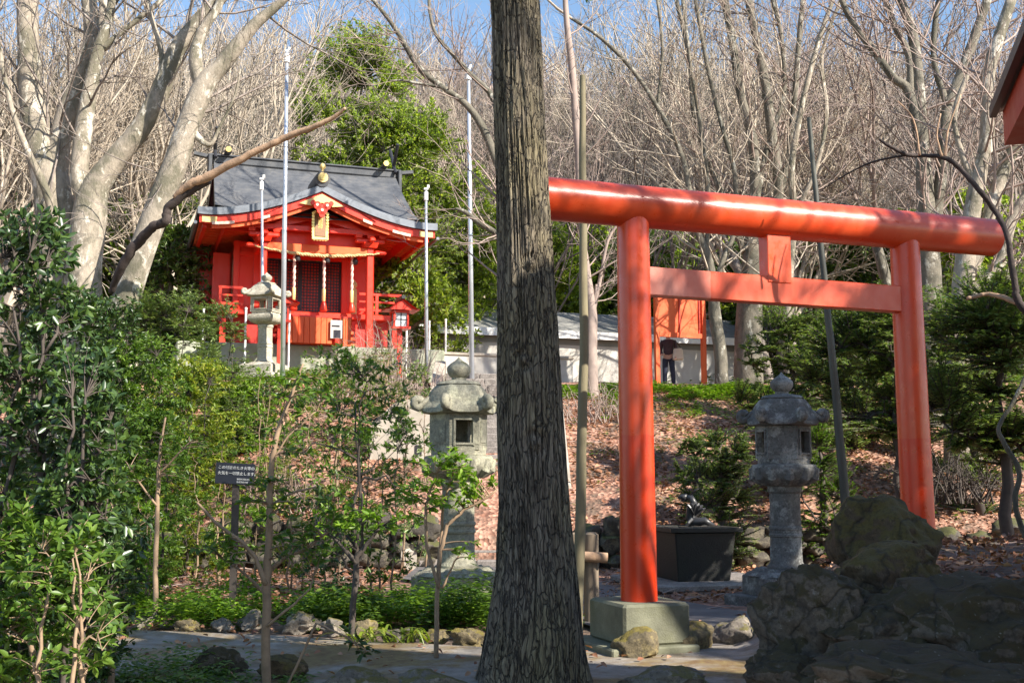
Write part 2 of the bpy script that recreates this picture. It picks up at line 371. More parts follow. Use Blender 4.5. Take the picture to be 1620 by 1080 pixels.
# ground: leaf litter over soil; bare soil and moss in patches
def groundmat():
    m, nt, b, _ = M_('leaf_litter_ground'); co = coords(nt, world=True)
    v = N(nt, 'ShaderNodeTexVoronoi'); v.inputs['Scale'].default_value = 13; v.inputs['Randomness'].default_value = 1; nt.links.new(co, v.inputs['Vector'])
    sx = N(nt, 'ShaderNodeSeparateColor'); nt.links.new(v.outputs['Color'], sx.inputs[0])
    col = ramp(nt, sx.outputs[0], [(0, (.12, .055, .035)), (.35, (.27, .12, .075)), (.7, (.42, .22, .15)), (1, (.52, .31, .22))])
    soil = ramp(nt, noi(nt, co, 9, 8, .7), [(.3, (.05, .035, .025)), (.7, (.16, .115, .08))])
    col = mixc(nt, ramp(nt, noi(nt, co, 1.1, 7, .7), [(.46, (0, 0, 0)), (.60, (.9, .9, .9))]), col, soil)
    sy = N(nt, 'ShaderNodeSeparateXYZ'); nt.links.new(co, sy.inputs[0])
    near = ramp(nt, math_(nt, 'DIVIDE', math_(nt, 'SUBTRACT', 14.5, sy.outputs[1]), 2.0), [(0, (0, 0, 0)), (1, (.85, .85, .85))])
    col = mixc(nt, near, col, soil)
    nt.links.new(col, b.inputs['Base Color']); b.inputs['Roughness'].default_value = .9
    bump(nt, b, v.outputs['Distance'], .9, .04); return m
MT['ground'] = groundmat()
def pathmat():
    m, nt, b, _ = M_('mossy_path'); co = coords(nt, world=True)
    col = ramp(nt, noi(nt, co, 5, 9, .7), [(.3, (.15, .125, .10)), (.7, (.34, .31, .27))])
    col = mixc(nt, ramp(nt, noi(nt, co, .9, 8, .72, .5), [(.44, (0, 0, 0)), (.56, (1, 1, 1))]), col, ramp(nt, noi(nt, co, 12, 6), [(.3, (.13, .07, .03)), (.7, (.24, .18, .07))]))
    nt.links.new(col, b.inputs['Base Color']); b.inputs['Roughness'].default_value = .85
    bump(nt, b, noi(nt, co, 50, 6), .5, .01); return m
MT['path'] = pathmat()
# ================================================================== vegetation tools
def rnd_unit(rng):
    while True:
        v = Vector((rng.uniform(-1, 1), rng.uniform(-1, 1), rng.uniform(-1, 1)))
        if .05 < v.length < 1: return v.normalized()
def leaf_arrays(pos, dirs, nrm, ln, wd, drop=.12):
    """six-vertex leaves folded on the midrib; returns verts, quads"""
    pos = np.asarray(pos, float); d = np.asarray(dirs, float); n = np.asarray(nrm, float)
    d /= np.linalg.norm(d, axis=1, keepdims=True)+1e-9
    s = np.cross(d, n); s /= np.linalg.norm(s, axis=1, keepdims=True)+1e-9
    n = np.cross(s, d); L = np.asarray(ln, float)[:, None]; Wd = np.asarray(wd, float)[:, None]
    base = pos; tip = pos + d*L - n*L*drop
    l1 = pos + d*L*.33 + s*Wd*.5 + n*Wd*.12; l2 = pos + d*L*.68 + s*Wd*.4 + n*Wd*.08 - n*L*drop*.4
    r1 = pos + d*L*.33 - s*Wd*.5 + n*Wd*.12; r2 = pos + d*L*.68 - s*Wd*.4 + n*Wd*.08 - n*L*drop*.4
    v = np.stack([base, r1, r2, tip, l2, l1], 1).reshape(-1, 3)
    k = (np.arange(len(pos))*6)[:, None]
    q = np.concatenate([k+np.array([[0, 1, 2, 3]]), k+np.array([[0, 3, 4, 5]])], 1).reshape(-1, 4)
    return v, q
def bez(a, b, c, n):
    return [a*(1-t)**2 + b*(2*t*(1-t)) + c*t*t for t in [i/n for i in range(n+1)]]
class Plant:
    def __init__(s, seed): s.rng = random.Random(seed); s.w = MB(); s.lp = []; s.ld = []; s.ln = []; s.ll = []; s.lw = []; s.nodes = []
    def stem(s, pts, r0, r1, n=6):
        m = len(pts); rad = [r0+(r1-r0)*i/(m-1) for i in range(m)]
        s.w.tube(pts, rad, n); 
        for p, r in zip(pts, rad): s.nodes.append((Vector(p), r))
    def nearest(s, p, below=True):
        best = None; bd = 1e9
        for q, r in s.nodes:
            d = (q-p).length + (max(0, q.z-p.z)*1.5 if below else 0)
            if d < bd: bd = d; best = (q, r)
        return best
    def twig(s, a, b, r0, r1, sag=.1, n=4, seg=4):
        mid = (a+b)/2 + Vector((0, 0, 1))*(b-a).length*sag + rnd_unit(s.rng)*(b-a).length*.08
        pts = bez(a, mid, b, seg); rad = [r0+(r1-r0)*i/seg for i in range(seg+1)]
        s.w.tube(pts, rad, n, cap=False); return pts
    def leaves(s, pts, k, L, wr=.38, frac=.55, flat=.6, spread=.9, jit=.3):
        rng = s.rng; n = len(pts)-1
        for i in range(k):
            t = 1-frac*rng.random()**1.2; x = t*n; j = min(n-1, int(x)); p = pts[j].lerp(pts[j+1], x-j)
            ax = (pts[j+1]-pts[j]).normalized(); up = Vector((0, 0, 1))*flat + rnd_unit(rng)*(1-flat)
            side = ax.cross(up); side = side.normalized()*(1 if i % 2 else -1) if side.length > 1e-6 else rnd_unit(rng)
            d = ax*(1.1-spread*rng.random()) + side*spread + rnd_unit(rng)*jit
            l = L*rng.uniform(.65, 1.15)
            s.lp.append(p); s.ld.append(d); s.ln.append(up+rnd_unit(rng)*.25); s.ll.append(l); s.lw.append(l*wr*rng.uniform(.85, 1.15))
    def finish(s, root, wood, leaf, wn='stem', ln='foliage', smooth=True):
        o = s.w.build(wn, wood, root, smooth, fix=False)
        if s.lp:
            v, q = leaf_arrays([tuple(x) for x in s.lp], [tuple(x) for x in s.ld], [tuple(x) for x in s.ln], s.ll, s.lw)
            link(ln, big_mesh(ln, v, q, leaf), root)
        return root
def shrub(root, seed, h, rx, ry, tips, lpt, L, leaf, wood='stem', wr=.38, stems=3, r0=.03, lo=.15, flat=.5, clump=.45, shell=.55, sag=.12, layer=0, wn='stem', lean=(0, 0), limbs=7, frac=.6, spread=.9, droop=0):
    p = Plant(seed); rng = p.rng; seedv = Vector((rng.random()*50, rng.random()*50, rng.random()*50))
    def crown():
        for _ in range(60):
            a = rng.random()*6.283; u = rng.random(); t = lo+(1-lo)*rng.random()
            rr = (max(rng.random(), rng.random()) if rng.random() < shell else rng.random()**.5)
            prof = math.sin(math.pi*min(1, (t-lo)/(1-lo)*.77+.14))**.6
            q = Vector((math.cos(a)*rx*rr*prof+lean[0]*t, math.sin(a)*ry*rr*prof+lean[1]*t, t*h))
            if layer: q.z = round(q.z/layer)*layer + rng.gauss(0, .3)*layer
            if noise.noise(q*(1.6/max(.5, min(rx, h*.5)))+seedv)*.5+.5 > clump*rng.uniform(.8, 1.1): return q
        return q
    for k in range(stems):
        a = rng.random()*6.28; off = Vector((math.cos(a), math.sin(a), 0))*(.06*stems if stems > 1 else 0)
        top = Vector((math.cos(a)*rx*.35 if stems > 1 else 0, math.sin(a)*ry*.35 if stems > 1 else 0, h*rng.uniform(.75, .92))) + Vector((lean[0], lean[1], 0))*.8
        pts = bez(off, off+Vector((rng.uniform(-.1, .1), rng.uniform(-.1, .1), h*.5)), top, 10)
        p.stem([x+rnd_unit(rng)*.012*h for x in pts[:1]+pts[1:]], r0, r0*.25)
    for k in range(limbs):
        q = crown()*.9; a, r = p.nearest(q); pts = bez(a, (a+q)/2+Vector((0, 0, .12*h*rng.random())), q, 5)
        p.stem([pts[0]]+[x+rnd_unit(rng)*.02*h for x in pts[1:]], min(r, r0*.55), r0*.15, 5)
    for k in range(tips):
        q = crown(); a, r = p.nearest(q)
        if (q-a).length < L: q = q+rnd_unit(rng)*L*2
        pts = p.twig(a, q - Vector((0, 0, droop*(q-a).length)), min(r, r0*.2), r0*.06, sag, 3, 4)
        p.leaves(pts, lpt, L, wr, frac, flat, spread)
    return p.finish(root, MT[wood], MT[leaf] if isinstance(leaf, str) else leaf, wn)
def grow(mb, p, d, L, r, lv, rng, prm):
    """recursive bare branch"""
    segs = prm['segs'][lv]; n = prm['sides'][lv]; pts = [p]; rad = [r]; dd = d.copy(); cur = p.copy()
    end = r*prm.get('taper', .35)
    for i in range(segs):
        dd = (dd + rnd_unit(rng)*prm['wob'][lv] + Vector((0, 0, prm['up'][lv]))).normalized()
        cur = cur + dd*(L/segs); pts.append(cur.copy()); rad.append(r+(end-r)*(i+1)/segs)
    mb.tube(pts, rad, n, cap=lv == 0)
    if lv+1 >= len(prm['segs']): return
    kids = prm['kids'][lv]
    for k in range(kids):
        t = prm['t0'][lv] + (1-prm['t0'][lv])*(k+rng.random())/kids; x = t*segs; j = min(segs-1, int(x))
        q = pts[j].lerp(pts[j+1], x-j); ax = (pts[j+1]-pts[j]).normalized()
        side = ax.cross(rnd_unit(rng)).normalized(); ang = R(rng.uniform(*prm['ang'][lv]))
        nd = ax*math.cos(ang)+side*math.sin(ang); rr = (rad[j]+(rad[j+1]-rad[j])*(x-j))*prm['rr'][lv]
        grow(mb, q, nd, L*prm['lr'][lv]*rng.uniform(.7, 1.15)*(1.15-.35*t), max(rr, prm['rmin']), lv+1, rng, prm)
    # leader fork
    if lv < len(prm['segs'])-1:
        for k in range(2):
            side = dd.cross(rnd_unit(rng)).normalized(); ang = R(rng.uniform(8, 26)); nd = dd*math.cos(ang)+side*math.sin(ang)
            grow(mb, cur, nd, L*prm['lr'][lv]*rng.uniform(.8, 1.15), max(end*.95, prm['rmin']), lv+1, rng, prm)
PR = dict(segs=[6, 5, 4, 4, 3], sides=[8, 6, 4, 3, 3], wob=[.10, .14, .16, .2, .24], up=[.02, .08, .07, .05, .02], kids=[4, 4, 3, 3, 0],
          t0=[.45, .2, .15, .1, 0], ang=[(18, 42), (22, 50), (25, 55), (25, 60), (25, 60)], rr=[.6, .6, .6, .6, .6], lr=[.78, .7, .62, .5, .5], rmin=.0095, taper=.55)
def bare_meshes(seed, H, r, prm, wood, twig, multi=1):
    rng = random.Random(seed); tr = MB(); cr = MB()
    # the trunk is its own mesh; the crown holds everything from the first fork outward
    for m in range(multi):
        a = rng.random()*6.28; d = Vector((math.cos(a)*.22*(multi > 1), math.sin(a)*.22*(multi > 1), 1)).normalized()
        base = Vector((math.cos(a)*r*.8, math.sin(a)*r*.8, -.3))*(1 if multi > 1 else 0)+Vector((0, 0, -.3 if multi == 1 else 0))
        L = H*.38; pts = [base]; dd = d; cur = base.copy(); rad = [r*1.25]
        for i in range(6):
            dd = (dd+rnd_unit(rng)*.09+Vector((0, 0, .05))).normalized(); cur = cur+dd*(L/6); pts.append(cur.copy()); rad.append(r*(1-.07*i))
        tr.tube(pts, rad, 9)
        for k in range(5):
            j = rng.choice([3, 4, 5, 6, 6]); side = dd.cross(rnd_unit(rng)).normalized(); ang = R(rng.uniform(14, 42))
            grow(cr, pts[j], dd*math.cos(ang)+side*math.sin(ang), H*.34*rng.uniform(.8, 1.2), rad[j]*.55, 1, rng, prm)
    return tr.mesh('trunk'), cr.mesh('crown')
def place_mesh(me, name, parent): 
    o = bpy.data.objects.new(name, me); COL.objects.link(o); o.parent = parent; return o
def rock_mesh(mb, c, sx, sy, sz, seed, sub=3, amp=.25, rz=0, cut=0):
    bm = bmesh.new(); bmesh.ops.create_icosphere(bm, subdivisions=sub, radius=1); o = Vector((seed*3.7, seed*1.3, seed*.7))
    rm = Matrix.Rotation(rz, 3, 'Z'); rng = random.Random(seed)
    planes = [(rnd_unit(rng), rng.uniform(.62, .88)) for _ in range(15)]
    vs = []
    for v in bm.verts:
        p = v.co.copy()
        for n_, d_ in planes:
            k = p.dot(n_)
            if k > d_: p -= n_*(k-d_)*.97
        p *= 1 + amp*noise.noise(p*1.3+o) - amp*.35*abs(noise.noise(p*2.3+o))*2 + amp*.45*noise.noise(p*3.5+o) + amp*.24*noise.noise(p*8+o) + amp*.14*noise.noise(p*19+o)
        q = rm @ Vector((p.x*sx, p.y*sy, p.z*sz)); vs.append(Vector(c)+q)
    mb.add(vs, [[x.index for x in f.verts] for f in bm.faces]); bm.free()
# ================================================================== ground, paths
def axis(a, b, fine_a, fine_b, f, c):
    xs = []; x = a
    while x < b:
        xs.append(x); x += f if fine_a <= x < fine_b else c
    xs.append(b); return xs
gx = axis(-120, 120, -16, 16, .3, 3.0); gy = axis(-30, 220, 2, 34, .25, 2.5)
gv = np.array([(x, y, gz(x, y)) for y in gy for x in gx]); nx = len(gx)
gq = np.array([(j*nx+i, j*nx+i+1, (j+1)*nx+i+1, (j+1)*nx+i) for j in range(len(gy)-1) for i in range(nx-1)])
tag(link('ground', big_mesh('ground', gv, gq, MT['ground'], True)), kind='structure')
def sheet(name, poly, mt, h=.045, n=60):
    """a ground-following strip between two edge polylines"""
    A, B = poly; mb = MB()
    def at(pl, t):
        x = t*(len(pl)-1); i = min(len(pl)-2, int(x)); return pl[i][0]+(pl[i+1][0]-pl[i][0])*(x-i), pl[i][1]+(pl[i+1][1]-pl[i][1])*(x-i)
    def fn(u, v):
        a = at(A, u); b = at(B, u); x = a[0]+(b[0]-a[0])*v; y = a[1]+(b[1]-a[1])*v
        return (x, y, h + (gz(x, y) if y > 22 or x > 2 and y < 13 else 0))
    mb.grid(fn, n, 14); return tag(mb.build(name, mt, None, True, fix=False), kind='structure')
def g0(px, py, z=0.0): q = PZ(px, py, z); return (q.x, q.y)
# path in front (light, mossy), runs left to right
sheet('path', ([g0(-150, 985), g0(150, 1000), g0(450, 1012), g0(760, 1030), g0(950, 1020), g0(1230, 1000)],
               [(-12, 9.7), g0(150, 1075), g0(450, 1100), g0(760, 1130), g0(950, 1130), g0(1400, 1130)]), MT['path'], .045)
# tarred approach under the gate, up to the steps
sheet('approach_path', ([(-1.7, 21.1), (-1.75, 18.5), (-.6, 16.4), (.35, 14.4), (.95, 12.5), (1.6, 11.2)],
                        [(.9, 21.1), (1.0, 19.5), (1.7, 16.4), (2.7, 14.3), (3.6, 13.4), (4.4, 12.2)]), MT['asphalt'], .05)
# ================================================================== gate
def torii():
    A = P(1009, 940, 11.2); B = P(1455, 870, 12.4)
    t = thing('torii_gate', 'large vermilion torii gate with round log top standing on concrete plinths', 'gate')
    a0 = PL(838, 312, A, B); a1 = PL(1568, 376, A, B)
    ux = (B-A); ux.z = 0; ux.normalize(); ang = math.atan2(ux.y, ux.x)
    zl = (PL(1001, 326, A, B).z, PL(1430, 367, A, B).z)
    d = (a1-a0); n = 24
    mb = MB(); pts = [a0+d*(i/n) for i in range(n+1)]
    mb.tube([a0-ux*.012]+pts+[a1+ux*.012], [.195]+[.212]*(n+1)+[.195], 48); mb.build('top_log', MT['torii'], t, 40)
    for (bx, by, D, tx, ty, rb, rt) in ((1011, 945, 11.2, 1001, 345, .178, .16), (1457, 912, 12.4, 1431, 388, .178, .158)):
        b = PL(bx, by, A, B); p = PL(tx, ty, A, B); p.z += .06; b.z = .48
        q = [b.lerp(p, i/12) for i in range(13)]; m = MB(); m.tube(q, [rb+(rt-rb)*i/12 for i in range(13)], 40)
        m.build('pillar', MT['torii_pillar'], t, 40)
        pl = MB(); c = Vector((b.x, b.y, 0))
        if D < 12:
            pl.box(c+Vector((0, .06, .30)), (.70, .78, .385), ang, bev=.025)
            o = pl.build('plinth', MT['plinth'], t)
            st = MB(); st.box(c+Vector((-.06, .06, .045)), (.92, 1.0, .13), ang, bev=.015); st.build('plinth_step', MT['plinth'], o)
            # vertical rounded corner rib of the plinth
            nrm = Vector((math.sin(ang), -math.cos(ang), 0))
        else:
            pl.box(c+Vector((0, 0, .37)), (.88, .9, .44), ang, bev=.02); pl.build('plinth', MT['plinth'], t)
    # tie beam and strut
    l0 = PL(1000, 444, A, B); l1 = PL(1432, 475, A, B); m = MB()
    L = (l1-l0).length; c = (l0+l1)/2; sl_ = math.asin((l1.z-l0.z)/L)
    m.box(c, (L-.02, .15, .285), ang, ry=-sl_, bev=.008); m.build('tie_beam', MT['torii_beam'], t)
    s0 = PL(1226, 405, A, B); m = MB(); m.box(s0, (.29, .17, .60), ang, bev=.008); m.build('centre_strut', MT['torii'], t)
torii()
# ================================================================== cedar trunk in front
def cedar():
    D = 9.4; base = P(836, 1068, D); base.z = 0
    t = thing('cedar_tree', 'tall cedar trunk with ridged bark standing in front of the gate', 'tree', base)
    c = [(834, 1068, 92), (845, 1000, 75), (849, 900, 62), (845, 800, 55), (838, 650, 52), (834, 500, 47.5), (829, 350, 43.5), (822, 200, 41), (818, 80, 39.5), (815, 0, 39), (812, -80, 38)]
    cs = [(P(x, y, D)-base, w/F*D) for x, y, w in c]
    cs.append((cs[-1][0]+Vector((-.02, 0, 3)), .19)); cs.append((cs[-1][0]+Vector((-.05, 0, 5)), .12)); cs.append((cs[-1][0]+Vector((0, 0, 4)), .04))
    cs[0] = (Vector((cs[0][0].x, 0, -.15)), cs[0][1])
    def at(z):
        for i in range(len(cs)-1):
            a, b = cs[i], cs[i+1]
            if z <= b[0].z or i == len(cs)-2:
                k = (z-a[0].z)/(b[0].z-a[0].z); return a[0].lerp(b[0], k), a[1]+(b[1]-a[1])*k
    mb = MB(); nA = 200; zs = [-.15+i*.022 for i in range(300)]
    while zs[-1] < cs[-1][0].z-.3: zs.append(zs[-1]+.25)
    vs = []; fs = []
    for j, z in enumerate(zs):
        p, r = at(z)
        fl = max(0, 1-max(0, z)/.5)
        for i in range(nA):
            a = 2*math.pi*i/nA
            q = Vector((math.cos(a)*3.2, math.sin(a)*3.2, z*.55)); rr = r
            rr *= 1+fl*fl*(.12*noise.noise(Vector((math.cos(a)*1.3, math.sin(a)*1.3, 4)))+.12*math.sin(a*5+1))
            w = noise.noise(Vector((math.cos(a)*8+.4*noise.noise(q), math.sin(a)*8, z*.45+20)))
            rid = abs(noise.noise(Vector((math.cos(a+z*.03)*10, math.sin(a+z*.03)*10, z*.7))))
            rr += .014*w - .034*max(0, .16-rid)/.16 + .009*noise.noise(Vector((math.cos(a)*30, math.sin(a)*30, z*2.2)))
            for kz, ka, kr in ((3.42, 4.9, .05), (2.62, 4.55, .05), (1.95, 4.8, .06)):
                dd = math.hypot((z-kz), math.sin(min(3.14, abs(a-ka))/2)*2*r)
                if dd < kr*2: rr += .022*math.cos(dd/(kr*2)*math.pi*1.5)
            vs.append((p.x+math.cos(a)*rr, p.y+math.sin(a)*rr, z))
    for j in range(len(zs)-1):
        for i in range(nA):
            a = j*nA+i; b = j*nA+(i+1) % nA; fs.append((a, b, b+nA, a+nA))
    mb.add(vs, fs); mb.build('trunk', MT['cedar'], t, True, fix=False)
    # crown, mostly above the picture, with one low spray
    p = Plant(5); rng = p.rng
    for k in range(60):
        z = 8.6+9*(k/60); a = rng.random()*6.28; ln = (2.1)*(1-(z-8.2)/11)+.4
        q0, _ = at(z); q1 = q0+Vector((math.cos(a)*ln, math.sin(a)*ln, -.1*ln)); pts = p.twig(q0, q1, .03, .008, .12, 4, 6)
        for m in range(14):
            s_ = pts[1+m % 6].copy(); e = s_+Vector((math.cos(a+rng.uniform(-1.3, 1.3)), math.sin(a+rng.uniform(-1.3, 1.3)), -.3))*.5
            tw = p.twig(s_, e, .006, .002, .05, 3, 3); p.leaves(tw, 10, .13, .3, .9, .4)
    q0, _ = at(6.25)
    for e in (Vector((.55, -.1, -.42)), Vector((.42, .1, -.3)), Vector((.35, -.2, -.25))):
        pts = p.twig(q0, q0+e, .02, .006, .1, 4, 5)
        for m in range(14):
            s_ = pts[2+m % 4].copy(); tw = p.twig(s_, s_+rnd_unit(rng)*.1+Vector((.03, 0, -.05)), .003, .001, .05, 3, 3); p.leaves(tw, 14, .05, .3, .9, .4)
    v, q = leaf_arrays([tuple(x) for x in p.lp], [tuple(x) for x in p.ld], [tuple(x) for x in p.ln], p.ll, p.lw)
    cr = p.w.build('crown', MT['stem_dark'], t, True, fix=False); link('foliage', big_mesh('foliage', v, q, MT['levergreen']), cr)
cedar()
# ================================================================== stone lanterns
def lantern(loc, label, mat, s=1.0, sides=6, rz=0.0, round_shaft=True, petals=True, tall=None, name='stone_lantern', vol=True):
    t = thing(name, label, 'lantern', loc, rz, None); k = math.pi/sides; g = MT[mat]
    def z(v): return v*s
    def poly(r): return r*s/math.cos(k)        # inradius to corner radius
    m = MB(); m.box((0, 0, z(.045)), (1.25*s, 1.25*s, z(.15)), bev=.012*s); m.build('ground_slab', g, t)
    m = MB(); m.lathe([(poly(.53), z(.121)), (poly(.53), z(.36)), (poly(.515), z(.38))], sides, rot=k)
    o = m.build('base', g, t)
    m = MB(); m.lathe([(poly(.5), z(.381)), (poly(.46), z(.42)), (poly(.30), z(.455)), (poly(.28), z(.47))], sides*2 if sides > 4 else 4, rot=k)
    if petals:
        for i in range(12):
            a = i*math.pi/6; c = Vector((math.cos(a), math.sin(a), 0))
            pts = [c*(.47*s)+Vector((0, 0, z(.395))), c*(.40*s)+Vector((0, 0, z(.435))), c*(.31*s)+Vector((0, 0, z(.455)))]
            m.tube(pts, [.035*s, .05*s, .02*s], 8)
    m.build('petal_ring', g, o, 35)
    pr = [(.27, .45), (.27, .50), (.25, .52), (.222, .56), (.215, .90), (.232, .915), (.232, .94), (.218, .955), (.218, 1.0), (.232, 1.015), (.232, 1.04), (.214, 1.06), (.21, 1.5), (.235, 1.53), (.235, 1.6)]
    m = MB(); m.lathe([(r*s, z(v)) for r, v in pr], 32 if round_shaft else 4, rot=0 if round_shaft else k); m.build('shaft', g, t, 35)
    n = 24 if sides > 4 else 4; f = 1 if sides > 4 else 1.2
    m = MB(); m.lathe([(.25*s, z(1.601)), (.37*s*f, z(1.66)), (.455*s*f, z(1.76)), (.465*s*f, z(1.84)), (.44*s*f, z(1.90)), (.36*s*f, z(1.915)), (.36*s*f, z(1.98))], n, rot=k)
    if sides > 4:
        for i in range(12):
            a = i*math.pi/6+.2; c = Vector((math.cos(a), math.sin(a), 0))
            m.tube([c*(.30*s)+Vector((0, 0, z(1.63))), c*(.42*s)+Vector((0, 0, z(1.73))), c*(.455*s)+Vector((0, 0, z(1.86)))], [.03*s, .075*s, .04*s], 8)
    m.build('platform', g, t, 35)
    # fire box: corner pillars, sills, heads; panels on alternate sides
    fb = MB(); r = .335*s; z0, z1 = z(1.981), z(2.44); hw = r*math.tan(k)
    fb.lathe([(poly(.335), z0), (poly(.335), z0+.07*s)], sides, rot=k); fb.lathe([(poly(.335), z1-.06*s), (poly(.335), z1)], sides, rot=k)
    for i in range(sides):
        a = k*2*i; c = Vector((math.cos(a), math.sin(a), 0)); e = Vector((-math.sin(a), math.cos(a), 0))
        ws = .055*s if (i % 2 == 0 or sides == 4) else None
        if ws:
            for sg in (-1, 1): fb.box(c*(r-.035*s)+e*sg*(hw-.042*s)+Vector((0, 0, (z0+z1)/2)), (.07*s, .078*s, z1-z0-.12*s), a)
            fo = .015*s
            for sg in (-1, 1): fb.box(c*(r+.004*s)+e*sg*(hw*.66)+Vector((0, 0, (z0+z1)/2)), (.03*s, .028*s, (z1-z0)*.78), a)
            for zz in (z0+.075*s, z1-.065*s): fb.box(c*(r+.004*s)+Vector((0, 0, zz)), (.032*s, hw*1.35, .028*s), a)
        else:
            fb.box(c*(r-.035*s)+Vector((0, 0, (z0+z1)/2)), (.07*s, hw*1.98, z1-z0-.12*s), a)
            fb.box(c*(r+.002*s)+Vector((0, 0, (z0+z1)/2)), (.012*s, hw*1.2, (z1-z0)*.6), a)
    fb.build('fire_box', g, t)
    # roof
    rf = MB(); rad = [.27, .31, .36, .385, .41, .455, .46, .42, .32]; zs = [2.84, 2.80, 2.71, 2.62, 2.56, 2.52, 2.46, 2.45, 2.441]
    nn = sides*6; vs = []
    for q, (ra, zz) in enumerate(zip(rad, zs)):
        bl = min(1, q/4)
        for i in range(nn):
            a = 2*math.pi*i/nn; ph = ((a-k) % (2*k)); ph = min(ph, 2*k-ph)      # 0 at a corner
            pr_ = 1/math.cos(k-ph) if True else 1
            rr = ra*((1-bl)+bl*pr_*.97); lift = .055*bl*max(0, 1-ph/(k*.55))**2 if q < 7 else 0
            vs.append((rr*s*math.cos(a), rr*s*math.sin(a), z(zz+lift)))
    fs = [(q*nn+i, q*nn+(i+1) % nn, q*nn+nn+(i+1) % nn, q*nn+nn+i) for q in range(len(rad)-1) for i in range(nn)]
    fs.append(tuple(range(nn))); fs.append(tuple(range((len(rad)-1)*nn, len(rad)*nn)))
    rf.add(vs, fs)
    ro = rf.build('roof', g, t, 50)
    if vol:
        for i in range(sides):                                   # curled corner scrolls
            a = k+2*k*i; c = Vector((math.cos(a), math.sin(a), 0)); R_ = poly(.56)/s
            pts = []
            for q in range(13):
                u = q/12
                if u < .5: pts.append(c*((.33+.13*u*2)*s/math.cos(k)*1.0)+Vector((0, 0, z(2.66-.13*u*2))))
                else:
                    w = (u-.5)*2*math.pi*1.35; pts.append(c*((.455/math.cos(k)+.02+.05*math.sin(w))*s)+Vector((0, 0, z(2.585-.055*math.cos(w)))))
            sc = MB(); sc.tube(pts, [.03*s+.028*s*min(1, q/6) for q in range(13)], 10); sc.build('corner_scroll', g, ro, 50)
    # finial
    m = MB(); m.lathe([(.30*s, z(2.835)), (.27*s, z(2.87)), (.16*s, z(2.89)), (.10*s, z(2.90)), (.095*s, z(2.93)), (.12*s, z(2.945)), (.155*s, z(3.0)), (.162*s, z(3.05)), (.15*s, z(3.08)), (.11*s, z(3.12)), (.06*s, z(3.15)), (.025*s, z(3.18)), (.004, z(3.21))], 24)
    m.build('finial', g, t, 40); return t
lantern(P(724, 955, 15.0)*1, 'big hexagonal stone lantern left of cedar trunk with its cap sunlit', 'stone', 1.0, 6, R(45))
lantern(P(1246, 953, 15.3)*1, 'weathered dark stone lantern with lotus base standing between the gate pillars', 'stone_dark', .95, 6, R(-45))
up = P(418, 597, 29.2)
lantern((up.x, up.y, gz(up.x, up.y)-.05), 'pale square stone lantern on the bank in front of the red shrine', 'stone_pale', .86, 4, R(-19-45)+R(45), vol=True, petals=False)
